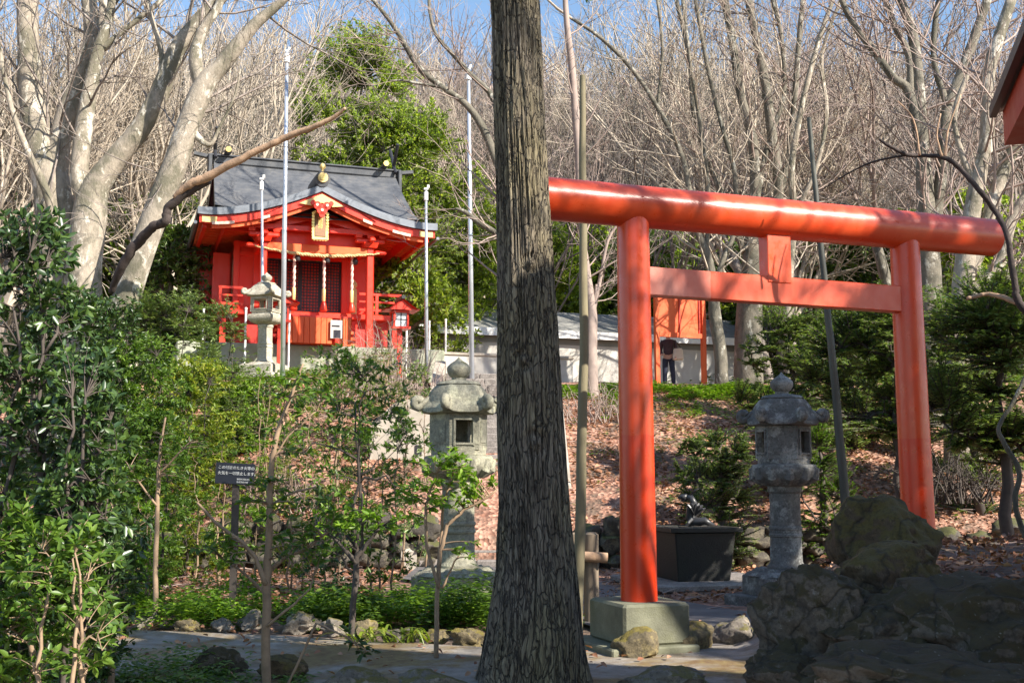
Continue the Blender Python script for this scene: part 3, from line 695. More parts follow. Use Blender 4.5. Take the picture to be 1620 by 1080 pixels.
# ================================================================== shrine hall on the plateau
TH = R(19); r_ = Vector((math.cos(TH), math.sin(TH), 0)); d_ = Vector((-math.sin(TH), math.cos(TH), 0))
SO = Vector((-5.30, 31.08, 0))
def hip(t): return 8.80 + .93*max(0, 1-abs(t))**1.75 + .05*abs(t)**6
def shrine():
    t = thing('shrine_building', 'small red shrine with curved dark grey roof on the bank', 'shrine', SO, TH)
    A = MT['shrine']; FZ = 6.30
    U, V = 3.33, 5.9
    # lower canopy roof, upper gabled roof
    def low(u, v, dz=0): return (u*U, v*V, hip(u)+dz+.05*v*0 - .22*v*abs(u)**2)
    m = MB(); nu, nv = 40, 10
    m.grid(lambda a, b: low(a*2-1, b, 0), nu, nv); m.grid(lambda a, b: low(a*2-1, b, -.13), nu, nv, True)
    rf = m.build('roof', MT['roof'], t, 40)
    e = MB()
    for y in (-.005,):
        e.grid(lambda a, b: (U*(a*2-1)*1.002, -.012, hip(a*2-1)+.02-.20*b), nu, 1)
        e.grid(lambda a, b: (U*(a*2-1)*1.002, -.012+.16*b, hip(a*2-1)+.02), nu, 1)
        e.grid(lambda a, b: (U*(a*2-1)*1.002, -.012+.13*b, hip(a*2-1)-.18), nu, 1)
    for sg in (-1, 1):
        e.grid(lambda a, b: (sg*(U+.012), V*a, hip(1)+.01-.22*a-.17*b), 8, 1)
    e.build('roof_edge', MT['roofedge'], rf, fix=False)
    def tri(v): return max(0, 1-abs(v-3.0)/2.75)
    HW = 2.75
    def uproof(a, b, dz=0):
        v = .25+5.5*b; u = (a*2-1)*(HW+.12-.12*tri(v)); z = 8.93 + 2.0*(tri(v)**1.25)+.07*abs(a*2-1)**4
        return (u, v, z+dz)
    m = MB(); m.grid(lambda a, b: uproof(a, b), 30, 30); m.grid(lambda a, b: uproof(a, b, -.12), 30, 30, True)
    for sg in (0, 1): m.grid(lambda a, b: (uproof(sg, a)[0]*1.001, uproof(sg, a)[1], uproof(sg, a)[2]-.3*b), 30, 1)
    uo = m.build('upper_roof', MT['roof'], t, 40)
    for sg in (-1, 1):   # side gable boards closing the upper roof
        m = MB()
        pts = [(.35+5.3*i/20) for i in range(21)]
        for i in range(20):
            v0, v1 = pts[i], pts[i+1]; f = lambda v: 8.80 + 2.0*(tri(v)**1.25)
            m.add([(sg*2.6, v0, 8.3), (sg*2.6, v1, 8.3), (sg*2.6, v1, f(v1)), (sg*2.6, v0, f(v0))], [(0, 1, 2, 3)])
        m.build('gable_wall', A, uo, fix=False)
    m = MB(); m.box((0, 3.0, 10.98), (2*HW+.1, .26, .22), bev=.03); m.box((0, 3.0, 11.11), (2*HW+.25, .36, .06), bev=.02); m.build('ridge', MT['roof'], uo)
    # front gable ridge running back to the main slope
    m = MB(); n = 30
    m.tube([(0, -.05, 9.88), (0, .7, 9.92), (0, 1.5, 9.98)], [.22, .21, .18], 14)
    for sg in (-1, 1):   # swept valley shoulders
        m.grid(lambda a, b: (sg*(.0+1.55*a), .03+1.9*b, 9.80-1.0*(a**.8)*(1) + .35*b*a + .10*b), 12, 6)
    m.build('front_ridge', MT['roof'], uo, 40, fix=False)
    m = MB(); m.tube([(0, -.10, 9.92), (0, -.04, 9.92)], .14, 20); m.build('round_crest', MT['goldw'], rf)
    m = MB(); m.tube([(0, -.125, 9.92), (0, -.09, 9.92)], .085, 16); m.build('crest_boss', MT['gold'], rf)
    m = MB(); m.lathe([(.05, 10.06), (.035, 10.13), (.04, 10.17), (.08, 10.21), (.09, 10.25), (.075, 10.30), (.04, 10.33), (.01, 10.35)], 14); m.build('jewel_finial', MT['goldw'], rf, 40)
    for sg in (-1, 1):
        m = MB(); x = sg*2.72
        m.tube([(x, 2.75, 11.0), (x, 3.55, 11.95)], .055, 8); m.tube([(x, 3.25, 11.0), (x, 2.5, 11.85)], .055, 8)
        m.build('crossed_finials', MT['dark'], uo)
        m = MB(); m.box((x-sg*.35, 3.0, 11.2), (.18, .95, .16), bev=.04); o = m.build('ridge_log', MT['dark'], uo)
        m = MB(); m.tube([(x-sg*.35, 2.50, 11.22), (x-sg*.35, 2.53, 11.22)], .085, 14); m.build('log_cap', MT['gold'], o)
        m = MB(); m.box((sg*(HW+.12), 3.0, 10.75), (.12, .5, .75), bev=.03); m.box((sg*(HW+.33), 3.0, 11.1), (.5, .2, .1), ry=-sg*.15); m.build('ridge_end_tile', MT['roof'], uo)
    # bargeboards
    def barge(y, z0, z1, mt, nm, u0=-1, u1=1, th=.07, par=t):
        b = MB(); f = lambda a, q, yy: (U*.985*(u0+(u1-u0)*a), yy, hip(u0+(u1-u0)*a)+z0+(z1-z0)*q)
        b.grid(lambda a, q: f(a, q, y), nu, 1); b.grid(lambda a, q: f(a, q, y+th), nu, 1, True)
        b.grid(lambda a, q: (f(a, 0, y)[0], y+th*q, f(a, 0, y)[2]), nu, 1); b.grid(lambda a, q: (f(a, 1, y)[0], y+th*q, f(a, 1, y)[2]), nu, 1)
        return b.build(nm, mt, par, fix=False)
    bb = barge(.07, -.19, -.40, A, 'bargeboard')
    barge(.15, -.40, -.52, MT['shrine_orange'], 'lower_bargeboard', -.9, .9)
    for a, b in ((-.9, -.72), (-.5, -.43), (.36, .44), (.62, .78)): barge(.045, -.36, -.44, MT['pink'], 'gilt_highlight_strip', a, b, .02, bb)  # pale strips paint whitish highlights onto the bargeboard
    for sg in (-1, 1):
        barge(.05, -.22, -.38, MT['goldw'], 'gilt_highlight_strip', sg*.86, sg*.98, .015, bb)
    # pendant (gegyo) and gold fan
    m = MB(); m.prism([(-.62, 9.16), (-.35, 9.30), (0, 9.47), (.35, 9.30), (.62, 9.16), (.3, 9.12), (0, 9.22), (-.3, 9.12)], .0, .04); m.build('gold_fan', MT['goldw'], bb)
    m = MB()
    for x, z, q in ((0, 9.02, .15), (-.13, 9.13, .11), (.13, 9.13, .11), (0, 8.87, .08), (-.25, 9.2, .07), (.25, 9.2, .07)): m.tube([(x, -.06, z), (x, .02, z)], q, 14)
    o = m.build('gable_pendant', A, bb)
    for x, z in ((0, 9.0), (-.14, 9.14), (.14, 9.14)): m = MB(); m.tube([(x, -.08, z), (x, -.055, z)], .04, 10); m.build('pendant_boss', MT['pink'], o)
    # soffit boards and rafters that follow the curve
    m = MB(); m.grid(lambda a, b: (U*.97*(a*2-1), .2+5.5*b, low((a*2-1)*.97, b)[2]-.15), nu, 6, True); so_ = m.build('soffit', A, t, True, fix=False)
    nr = 26
    for i in range(nr):
        y = .34+5.35*i/(nr-1)
        for sg in (-1, 1):
            k = 10; m = MB()
            for j in range(k):
                a0, a1 = .28+.69*j/k, .28+.69*(j+1)/k
                z0 = low(a0, y/V)[2]-.16; z1 = low(a1, y/V)[2]-.16
                x0, x1 = sg*a0*U, sg*a1*U
                m.add([(x0, y-.035, z0), (x1, y-.035, z1), (x1, y+.035, z1), (x0, y+.035, z0), (x0, y-.035, z0-.1), (x1, y-.035, z1-.1), (x1, y+.035, z1-.1), (x0, y+.035, z0-.1)],
                      [(4, 5, 6, 7), (0, 1, 5, 4), (3, 2, 6, 7), (1, 2, 6, 5)])
            m.build('rafter', MT['shrine_orange'], so_, fix=False)
    for sg in (-1, 1):
        m = MB(); m.box((sg*3.12, 3.0, 8.45-.02), (.1, 5.3, .12)); m.build('eave_purlin', A, t)
        m = MB(); m.tube([(sg*3.38, .1, 8.45), (sg*3.38, 6.1, 8.28)], .05, 8); m.tube([(sg*3.38, 5.9, 8.3), (sg*3.2, 5.9, 7.9)], .025, 6); m.build('gutter', MT['roofedge'], t)
    # pillars, beams, brackets
    for u in (-1.5, 1.5):
        m = MB(); m.box((u, .6, (5.25+8.12)/2), (.19, .19, 8.12-5.25), bev=.02); m.build('pillar', A, t)
        m = MB()
        m.box((u, .6, 8.20), (.34, .34, .14), taper=1.25); m.box((u, .6, 8.34), (.85, .16, .13), bev=.03); m.box((u, .6, 8.33), (.16, .8, .12), bev=.03)
        for x in (-.34, 0, .34): m.box((u+x, .6, 8.46), (.17, .18, .1), taper=1.2)
        m.box((u+(.30 if u > 0 else -.30), .6, 8.02), (.36, .13, .12), bev=.04)
        m.build('bracket', A, t)
    m = MB(); m.box((0, .6, 8.0), (3.16, .15, .24), bev=.02); m.build('porch_beam', MT['shrine_orange'], t)
    m = MB(); m.box((0, .6, 8.57), (4.6, .14, .13)); 
    m.prism([(-1.3, 8.62), (-.9, 8.85), (-.35, 9.02), (0, 9.08), (.35, 9.02), (.9, 8.85), (1.3, 8.62), (.8, 8.66), (.3, 8.80), (0, 8.83), (-.3, 8.8), (-.8, 8.66)], .54, .66)
    m.build('curved_beam', A, t)
    m = MB(); m.prism([(-3.0, 8.5), (-2.2, 8.62), (-1.2, 8.95), (-.5, 9.3), (0, 9.45), (.5, 9.3), (1.2, 8.95), (2.2, 8.62), (3.0, 8.5), (1.9, 8.45), (1.6, 8.05), (-1.6, 8.05), (-1.9, 8.45)], .92, .97); m.build('gable_board', A, t)
    for u in (-1.5, 1.5):
        m = MB(); m.box((u, 1.6, 8.2), (.12, 2.0, .16)); m.build('tie_beam', A, t)
    # body
    yb = 2.55
    for u in (-2.05, -1.48, 1.13, 1.95): m = MB(); m.box((u, yb, (FZ+8.5)/2), (.17, .17, 8.5-FZ), bev=.015); m.build('post', A, t)
    for u in (-2.05, 1.95):
        for v_ in (5.3, 3.9): m = MB(); m.box((u, v_, (FZ+8.4)/2), (.17, .17, 8.4-FZ)); m.build('post', A, t)
    for z in (8.12, 8.42, FZ+.06): m = MB(); m.box((-.05, yb+.01, z), (4.2, .13, .13)); m.build('beam', A, t)
    m = MB()
    m.box((-1.765, yb+.03, 7.3), (.42, .05, 2.0)); m.box((1.54, yb+.03, 7.3), (.66, .05, 2.0))
    for u in (-2.05, 1.95): m.box((u, 3.9, 7.3), (.06, 2.65, 2.3))
    m.box((-.05, 5.3, 7.3), (3.9, .06, 2.3)); m.box((-.05, yb+.05, 8.27), (4.0, .04, .2))
    m.build('wall', A, t)
    m = MB()   # side screens seen left of the doors
    m.box((-2.42, 3.3, 7.25), (.5, .05, 2.0)); m.box((-2.75, 3.9, 7.25), (.5, .05, 1.9)); m.box((-3.0, 4.5, 7.2), (.16, .16, 2.3)); m.build('side_screen', A, t)
    du0, du1 = -1.38, 1.04; w = (du1-du0)/4
    for i in range(4):
        a = du0+w*i; yy = yb+.06+(.06 if i in (1, 2) else 0); z0, z1 = FZ+.12, 8.04
        if i == 1: yy += .03
        m = MB(); m.box((a+w/2, yy+.035, (z0+z1)/2), (w*.97, .02, z1-z0)); door = m.build('lattice_door', A, t)
        m = MB(); nc, nrw = 6, 17
        for j in range(nc+1): m.box((a+.03+(w-.06)*j/nc, yy, (z0+z1)/2), (.026 if 0 < j < nc else .06, .04, z1-z0))
        for j in range(nrw+1): m.box((a+w/2, yy+.002, z0+.03+(z1-z0-.06)*j/nrw), (w*.97, .034, .028 if 0 < j < nrw else .06))
        m.build('lattice', MT['lattice'], door)
    # deck, railing, steps, foundation
    m = MB(); m.box((-.05, 3.3, FZ-.10), (5.2, 4.6, .16), bev=.02)
    for u in (-2.5, -1.2, 0, 1.2, 2.4): m.box((u, 1.25, (5.25+FZ-.2)/2), (.16, .16, FZ-.2-5.25))
    m.build('deck', A, t)
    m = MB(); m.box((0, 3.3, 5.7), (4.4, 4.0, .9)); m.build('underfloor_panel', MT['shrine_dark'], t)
    for a, b in ((-2.6, -1.2), (1.15, 2.5)):
        m = MB()
        for z, hh in ((FZ+.58, .07), (FZ+.36, .05), (FZ+.12, .07)): m.box(((a+b)/2, 1.1, z), (b-a+.12, .07, hh))
        for u in (a, (a+b)/2, b): m.box((u, 1.1, FZ+.3), (.08, .08, .62))
        m.build('railing', A, t)
    for u in (-1.2, 1.15):
        m = MB(); m.box((u, 1.1, FZ+.32), (.15, .15, .74)); m.lathe([(.09, FZ+.69), (.05, FZ+.74), (.1, FZ+.8), (.09, FZ+.88), (.02, FZ+.97)], 12, (u, 1.1, 0)); m.build('rail_post', MT['goldw'] if u > 0 else A, t, 40)
    m = MB()
    for i in range(5): m.box((0, .55+.25*i-.1, 5.3+.2*i), (2.2, .3, .08))
    m.build('stairs', MT['shrine_orange'], t)
    m = MB(); m.box((-.05, 3.4, 4.72), (7.4, 6.3, 1.04), bev=.03); m.build('foundation', MT['found'], t)
    # rope with paper, name plaque
    m = MB(); n = 19
    b = MB(); b.box((0, .26, 8.60), (.46, .06, .80), rx=R(-8), bev=.01); pl = b.build('name_plaque', MT['goldw'], t)
    b = MB(); b.box((0, .222, 8.605), (.30, .03, .62), rx=R(-8)); b.build('plaque_field', MT['plaque'], pl)
    fr = MB()
    for i in range(9):
        zz = 8.24+.09*i
        for sg in (-1, 1): fr.tube([(sg*.20, .21, zz), (sg*.20, .26, zz)], .042, 8)
    for i in range(5):
        for zz in (8.22, 8.98): fr.tube([(-.16+.08*i, .2, zz), (-.16+.08*i, .26, zz)], .042, 8)
    fr.build('plaque_frame', MT['gold'], pl)
    text('plaque_text', '九\n頭\n龍\n神\n社', MT['gold'], .15, Matrix.Translation((0, .195, 8.86)) @ Matrix.Rotation(R(90), 4, 'X'), t if False else pl, .76, 'CENTER')
    return t
def text(name, body, mt, size, M, parent, sp=1.0, align='LEFT', ext=.002):
    c = bpy.data.curves.new(name, 'FONT'); c.body = body; c.size = size; c.space_line = sp; c.align_x = align; c.extrude = ext
    tmp = bpy.data.objects.new(name+'_src', c); COL.objects.link(tmp)
    bpy.context.view_layer.update()
    me = bpy.data.meshes.new_from_object(tmp.evaluated_get(bpy.context.evaluated_depsgraph_get()))
    bpy.data.objects.remove(tmp); bpy.data.curves.remove(c)
    me.transform(M); me.materials.clear(); me.materials.append(mt)
    o = bpy.data.objects.new(name, me); COL.objects.link(o); o.parent = parent; return o
SH = shrine()
def SW(u, v, z): return SO + r_*u + d_*v + Vector((0, 0, z))
# straw rope across the porch
m = MB(); n = 40; pts = [Vector((-1.75+3.5*i/n, .47+.012*math.sin(i*1.9), 7.97-.16*math.sin(math.pi*i/n)**1+ .012*math.cos(i*1.9))) for i in range(n+1)]
for ph in (0, 2.1, 4.2):
    q = []
    for i in range(121):
        u = i/120; x = u*n; j = min(n-1, int(x)); p = pts[j].lerp(pts[j+1], x-j); a = u*95+ph; rr = .009+.02*math.sin(math.pi*u)
        q.append(p+Vector((0, math.cos(a)*rr, math.sin(a)*rr)))
    m.tube(q, [.012+.016*math.sin(math.pi*i/120) for i in range(121)], 6)
o = m.build('straw_rope', MT['rope'], None, True, loc=SO); o.rotation_euler.z = TH; tag(o, 'twisted straw rope strung across the shrine porch under the plaque', 'rope')
for i, (u, lb) in enumerate(((-.62, 'leftmost bell rope hanging in front of the lattice doors'), (.22, 'middle bell rope hanging in front of the lattice doors'), (1.02, 'rightmost bell rope hanging in front of the lattice doors'))):
    t = thing('bell_rope', lb, 'rope', SW(u, .75, 6.3), TH, 'bell ropes at the shrine doors'); m = MB()
    for ph in (0, 3.14): m.tube([(math.cos(k*.9+ph)*.02, math.sin(k*.9+ph)*.02, .55+1.2*k/24) for k in range(25)], .028, 6)
    m.build('cord', MT['ropecloth'], t, True)
    m = MB(); m.lathe([(.04, .62), (.055, .60), (.05, .28), (.04, .26)], 10); m.build('wooden_grip', MT['goldw'], t, 40)
    m = MB(); m.lathe([(.04, .262), (.07, .2), (.11, .0), (.1, -.02)], 10); m.build('red_tassel', MT['shrine'], t, 40)
    m = MB(); m.lathe([(.02, 1.62), (.07, 1.58), (.085, 1.5), (.06, 1.42), (.02, 1.4)], 10, (.09, 0, -.05)); m.build('bell', MT['dark'], t, 40)
# offering box front / slatted orange panel
t = thing('offering_box', 'orange slatted offering box below the bell ropes', 'box', SW(-.2, -.15, 5.25), TH)
for a, b in ((-.72, .52), (.72, 1.05)):
    m = MB(); nn = max(2, int((b-a)/.15))
    for i in range(nn): m.box((a+(b-a)*(i+.5)/nn, 0, .36), ((b-a)/nn*.93, .05, .72), bev=.006)
    m.build('slatted_panel', MT['shrine_orange'], t)
m = MB(); m.box((.1, .25, .74), (2.0, .56, .05)); m.box((.1, .52, .36), (1.9, .04, .7)); m.build('frame', MT['shrine'], t)
t = thing('poster_board', 'white notice sheet with dark picture on the orange box', 'notice', SW(.42, -.24, 5.32), TH)
m = MB(); m.box((0, 0, .33), (.32, .03, .50)); m.build('sheet', MT['wallwhite'], t)
m = MB(); m.box((.02, -.018, .2), (.2, .006, .22)); m.box((-.02, -.018, .42), (.22, .006, .05)); m.build('print', MT['lattice'], t)
# red wooden lanterns on posts
def redlantern(px, py0, py1, D, label):
    b = P(px, py1, D); s = (py1-py0)/F*D; zb = gz(b.x, b.y) if D < 30.5 else b.z
    t = thing('wooden_lantern', label, 'lantern', (b.x, b.y, b.z), TH, 'red wooden lanterns on posts')
    h = s; m = MB(); m.box((0, 0, h*.36), (.12, .12, h*.72)); m.build('post', MT['shrine'], t)
    m = MB(); z0 = h*.72
    m.box((0, 0, z0+.03), (.5, .5, .06))
    for x in (-.18, .18):
        for y in (-.18, .18): m.box((x, y, z0+.25), (.05, .05, .4))
    m.box((0, 0, z0+.45), (.44, .44, .05)); m.build('lamp_frame', MT['shrine'], t)
    m = MB(); m.box((0, 0, z0+.25), (.33, .33, .36)); o = m.build('lamp_pane', MT['glass'], t)
    m = MB(); 
    for sg in (-1, 1):
        m.box((sg*0, -sg*.172, z0+.25), (.025, .012, .36)); m.box((0, -sg*.172, z0+.25), (.33, .012, .025)); m.box((sg*.172, 0, z0+.25), (.012, .025, .36)); m.box((sg*.172, 0, z0+.25), (.012, .33, .025))
    m.build('pane_bars', MT['lattice'], o)
    m = MB(); z1 = z0+.49
    for sg in (-1, 1):
        m.grid(lambda a, b: (sg*(.46*a), -.4+.8*b, z1+.30*(1-a)**1.5+.02*a), 8, 2); m.grid(lambda a, b: (sg*(.46*a), -.4+.8*b, z1-.03+.30*(1-a)**1.5+.02*a), 8, 2)
    m.prism([(-.4, z1), (0, z1+.27), (.4, z1)], -.34, .34); m.build('lamp_roof', MT['shrine'], t, fix=False)
    m = MB(); m.box((0, 0, z1+.32), (.09, .86, .09)); m.build('roof_ridge', MT['dark'], t)
redlantern(631, 487, 606, 29.8, 'red wooden lantern on a thin post right of the shrine')
redlantern(441, 478, 590, 29.9, 'red wooden lantern partly hidden behind the flagpole and pale stone lantern')
# ================================================================== poles
def flagpole(px0, py0, px1, py1, D, r, label, cap=True):
    b = P(px1, py1, D); b.z = min(b.z, gz(b.x, b.y)+.02) if True else b.z; a = P(px0, py0, D)
    t = thing('flagpole', label, 'pole', b, 0, 'silver flagpoles by the shrine'); v = a-b; m = MB()
    m.tube([Vector((0, 0, -.1)), v*.5, v], [r, r*.9, r*.62], 12); m.build('shaft', MT['steel'], t, True)
    m = MB(); m.tube([v-Vector((0, 0, .32)), v-Vector((0, 0, .10))], r*1.15, 10); m.box(v-Vector((0, 0, .02)), (.12, .08, .06), bev=.015); m.box(v+Vector((.06, 0, .05)), (.06, .05, .08)); m.build('top_fitting', MT['white'], t)
flagpole(454, 80, 447, 590, 28.6, .068, 'tallest silver flagpole, crossing the left half of the shrine roof')
flagpole(741, 108, 747, 604, 28.8, .068, 'silver flagpole standing just left of the cedar trunk')
flagpole(674, 298, 675, 586, 29.4, .05, 'short silver flagpole right of the shrine eave')
flagpole(414, 282, 417, 575, 30.2, .05, 'short silver flagpole rising behind the pale stone lantern')
for i, (x, y0, y1, D, w) in enumerate(((388, 487, 535, 30.2, 'left of the pale stone lantern'), (321, 488, 530, 31, 'at the left corner of the shrine'), (457, 492, 536, 30.4, 'beside the tallest flagpole'), (643, 504, 545, 31, 'right of the red wooden lantern'), (679, 508, 548, 34, 'behind the short flagpole on the right'), (705, 505, 545, 34.2, 'farthest right, near the low building roof'))):
    a = P(x, y0, D); b = P(x, y1, D); m = MB(); m.tube([(0, 0, 0), (0, 0, (a.z-b.z)*.98)], .03, 8); m.lathe([(.04, a.z-b.z-.03), (.04, a.z-b.z), (.01, a.z-b.z+.02)], 8)
    m.tube([(0, 0, 0), (0, 0, gz(b.x, b.y)-b.z-.05)], .03, 6)
    o = m.build('marker_post', MT['white'], None, 40, loc=b); tag(o, 'thin white metal post '+w, 'post', 'thin white posts around the shrine')
def polev(name, pts, D, r0, r1, mt, label, cat='pole'):
    q = [P(x, y, D) for x, y in pts]; b = q[-1].copy(); m = MB(); n = len(q)
    full = []
    for i in range(n-1):
        for k in range(6): full.append(q[i].lerp(q[i+1], k/6))
    full.append(q[-1]); full = [p-b+Vector((noise.noise(p*2)*.012, 0, 0)) for p in full]; k = len(full)
    m.tube(full+[full[-1]-Vector((0, 0, .4))], [r0+(r1-r0)*i/(k-1) for i in range(k)]+[r1], 12)
    o = m.build(name, MT[mt], None, 40, loc=b); tag(o, label, cat); return o
polev('wooden_pole', [(921, 120), (922, 300), (924, 560), (917, 860), (913, 985)], 12.6, .034, .068, 'pole', 'tall weathered bamboo coloured pole just right of the cedar trunk')
polev('metal_pole', [(1279, 186), (1300, 400), (1321, 610), (1341, 830)], 14.4, .028, .062, 'poledark', 'tall slim dark pole leaning behind the gate beam near its right pillar')
# timber fence by the path
t = thing('timber_fence', 'short section of round timber fence beside the cedar trunk', 'fence', P(925, 970, 13.2)); b0 = t.location.copy()
for px, w in ((936, .15), (905, .12)):
    m = MB(); q = P(px, 975, 13.2)-b0; q.z = -b0.z; h = 1.02; m.tube([q, q+Vector((0, 0, h))], w/2+.01, 12); m.tube([q+Vector((0, 0, h)), q+Vector((0, 0, h+.02))], [w/2, w/2-.02], 12); m.build('fence_post', MT['timber'], t, 40)
m = MB(); a = P(870, 876, 13.1)-b0; b = P(961, 882, 13.1)-b0; m.tube([a, b], [.055, .058], 12); m.build('fence_rail', MT['deadwood'], t, 40)
# ================================================================== notice sign
def sign():
    D = 13.6; c = P(372, 749, D); g = Vector((c.x, c.y, 0))
    t = thing('notice_sign', 'black sign on a wooden post with two rows of white Japanese writing', 'sign', g, R(-3))
    w = 62/F*D; h = 33/F*D
    m = MB(); m.box((0, 0, c.z), (w, .03, h), ry=R(3.0), bev=.004); pn = m.build('sign_panel', MT['signblack'], t)
    m = MB(); m.box((0, .045, c.z*.5+.02), (.075, .055, c.z+.1)); m.build('sign_post', MT['stem_dark'], t)
    RM = Matrix.Translation((0, -.019, c.z)) @ Matrix.Rotation(R(3), 4, 'Y') @ Matrix.Rotation(R(90), 4, 'X')
    text('sign_text', 'この付近のたき火等の\n火気を一切禁止します。', MT['white'], .044, RM @ Matrix.Translation((-.205, .055, 0)), pn, 1.5)
    text('small_sign_text', '箱根町消防本部\n箱根消防本署', MT['white'], .023, RM @ Matrix.Translation((.03, -.07, 0)), pn, 1.45)
sign()
# ================================================================== water basin with spout sculpture
def basin():
    c = P(1096, 905, 17.8); c.z = 0
    t = thing('water_basin', 'black wet stone water basin with tapering sides behind the gate pillar', 'basin', c, R(14))
    m = MB(); m.box((0, 0, .47), (.98, 1.05, .74), rx=math.pi, taper=.86, bev=.02); m.build('trough', MT['water'], t)
    m = MB(); m.box((0, -.52, .87), (1.16, .12, .06)); m.box((0, .52, .87), (1.16, .12, .06)); m.box((-.53, 0, .871), (.1, .94, .06)); m.box((.53, 0, .871), (.1, .94, .06)); m.build('rim', MT['water'], t)
    m = MB(); m.box((0, 0, .862), (.98, .94, .01)); m.build('water_surface', MT['water'], t)
    for i in range(4):
        m = MB(); m.box((-.42+.28*i, -.25, .90), (.03, .62, .018), rz=.15*i); m.build('ladle_rest', MT['timber'], t)
    m = MB(); m.box((.1, 0, .06), (2.2, 2.0, .10), bev=.02); m.build('basin_slab', MT['step'], t)
    c2 = c+Vector((.12, .35, .88)); s = thing('dragon_spout', 'small dark metal dragon sculpture perched on the black water basin', 'sculpture', c2, R(160))
    m = MB(); body = [Vector((-.28, 0, .02)), Vector((-.15, .05, .1)), Vector((0, 0, .06)), Vector((.1, -.05, .14)), Vector((.08, 0, .28)), Vector((.02, .02, .38)), Vector((.08, 0, .46)), Vector((.17, 0, .45))]
    m.tube(body, [.03, .06, .085, .085, .07, .055, .06, .035], 10); bd = m.build('body', MT['dark'], s, True)
    m = MB(); m.tube([(.14, 0, .46), (.22, 0, .465), (.28, 0, .45)], [.055, .045, .02], 8); m.tube([(.15, 0, .42), (.23, 0, .40)], [.03, .012], 6)
    for sg in (-1, 1): m.tube([(.08, sg*.03, .49), (.0, sg*.06, .57), (-.06, sg*.07, .6)], [.015, .01, .004], 6)
    m.build('head', MT['dark'], s, True)
    for sg in (-1, 1):
        m = MB()
        for k in range(5):
            a = R(30+22*k); m.tube([(.02, sg*.04, .2), (.02-.10*math.cos(a), sg*(.07+.01*k), .2+.12*math.sin(a)), (.02-.18*math.cos(a), sg*(.10+.01*k), .2+.17*math.sin(a))], [.04, .035, .012], 5)
        m.build('wing', MT['dark'], s)
        m = MB(); m.tube([(.05, sg*.06, .12), (.1, sg*.12, .06), (.14, sg*.12, .0)], [.035, .025, .02], 6); m.build('leg', MT['dark'], s)
basin()
# ================================================================== orange notice board and visitor
def board():
    A = P(1040, 600, 33.0); B = P(1114, 600, 33.6); A.z = B.z = 0
    ux = (B-A).normalized(); ang = math.atan2(ux.y, ux.x); mid = (A+B)/2; L = (B-A).length; z0 = gz(mid.x, mid.y)
    t = thing('notice_board', 'orange painted notice board on two posts seen through the gate', 'board', (mid.x, mid.y, z0), ang)
    zt = PZ  # noqa
    top = P(1075, 462, 33.3).z-z0; bot = P(1075, 533, 33.3).z-z0
    for sg in (-1, 1):
        m = MB(); m.box((sg*L/2, 0, top/2), (.13, .12, top+.2)); m.build('post', MT['shrine_orange'], t)
    m = MB(); m.box((0, .02, (top+bot)/2), (L-.13, .05, top-bot-.1)); m.build('panel', MT['shrine_orange'], t)
    for z in (top-.04, bot+.05): m = MB(); m.box((0, -.02, z), (L-.13, .11, .14)); m.build('rail', MT['shrine_orange'], t)
    for x in (-.02, .48): m = MB(); m.box((x*L*.85, -.02, (top+bot)/2), (.035, .03, top-bot-.2)); m.build('batten', MT['shrine_dark'], t)
board()
def skin(name, pts, edges, mt, parent, sub=2):
    me = bpy.data.meshes.new(name); me.from_pydata([p[:3] for p in pts], edges, []); o = bpy.data.objects.new(name, me); COL.objects.link(o)
    mo = o.modifiers.new('s', 'SKIN'); mo.use_smooth_shade = True
    for i, p in enumerate(pts): me.skin_vertices[0].data[i].radius = (p[3], p[4] if len(p) > 4 else p[3])
    me.skin_vertices[0].data[0].use_root = True
    su = o.modifiers.new('u', 'SUBSURF'); su.levels = sub; su.render_levels = sub
    bpy.context.view_layer.update(); ev = o.evaluated_get(bpy.context.evaluated_depsgraph_get())
    m2 = bpy.data.meshes.new_from_object(ev); m2.materials.clear(); m2.materials.append(mt); m2.shade_smooth()
    bpy.data.objects.remove(o); q = bpy.data.objects.new(name, m2); COL.objects.link(q); q.parent = parent; return q
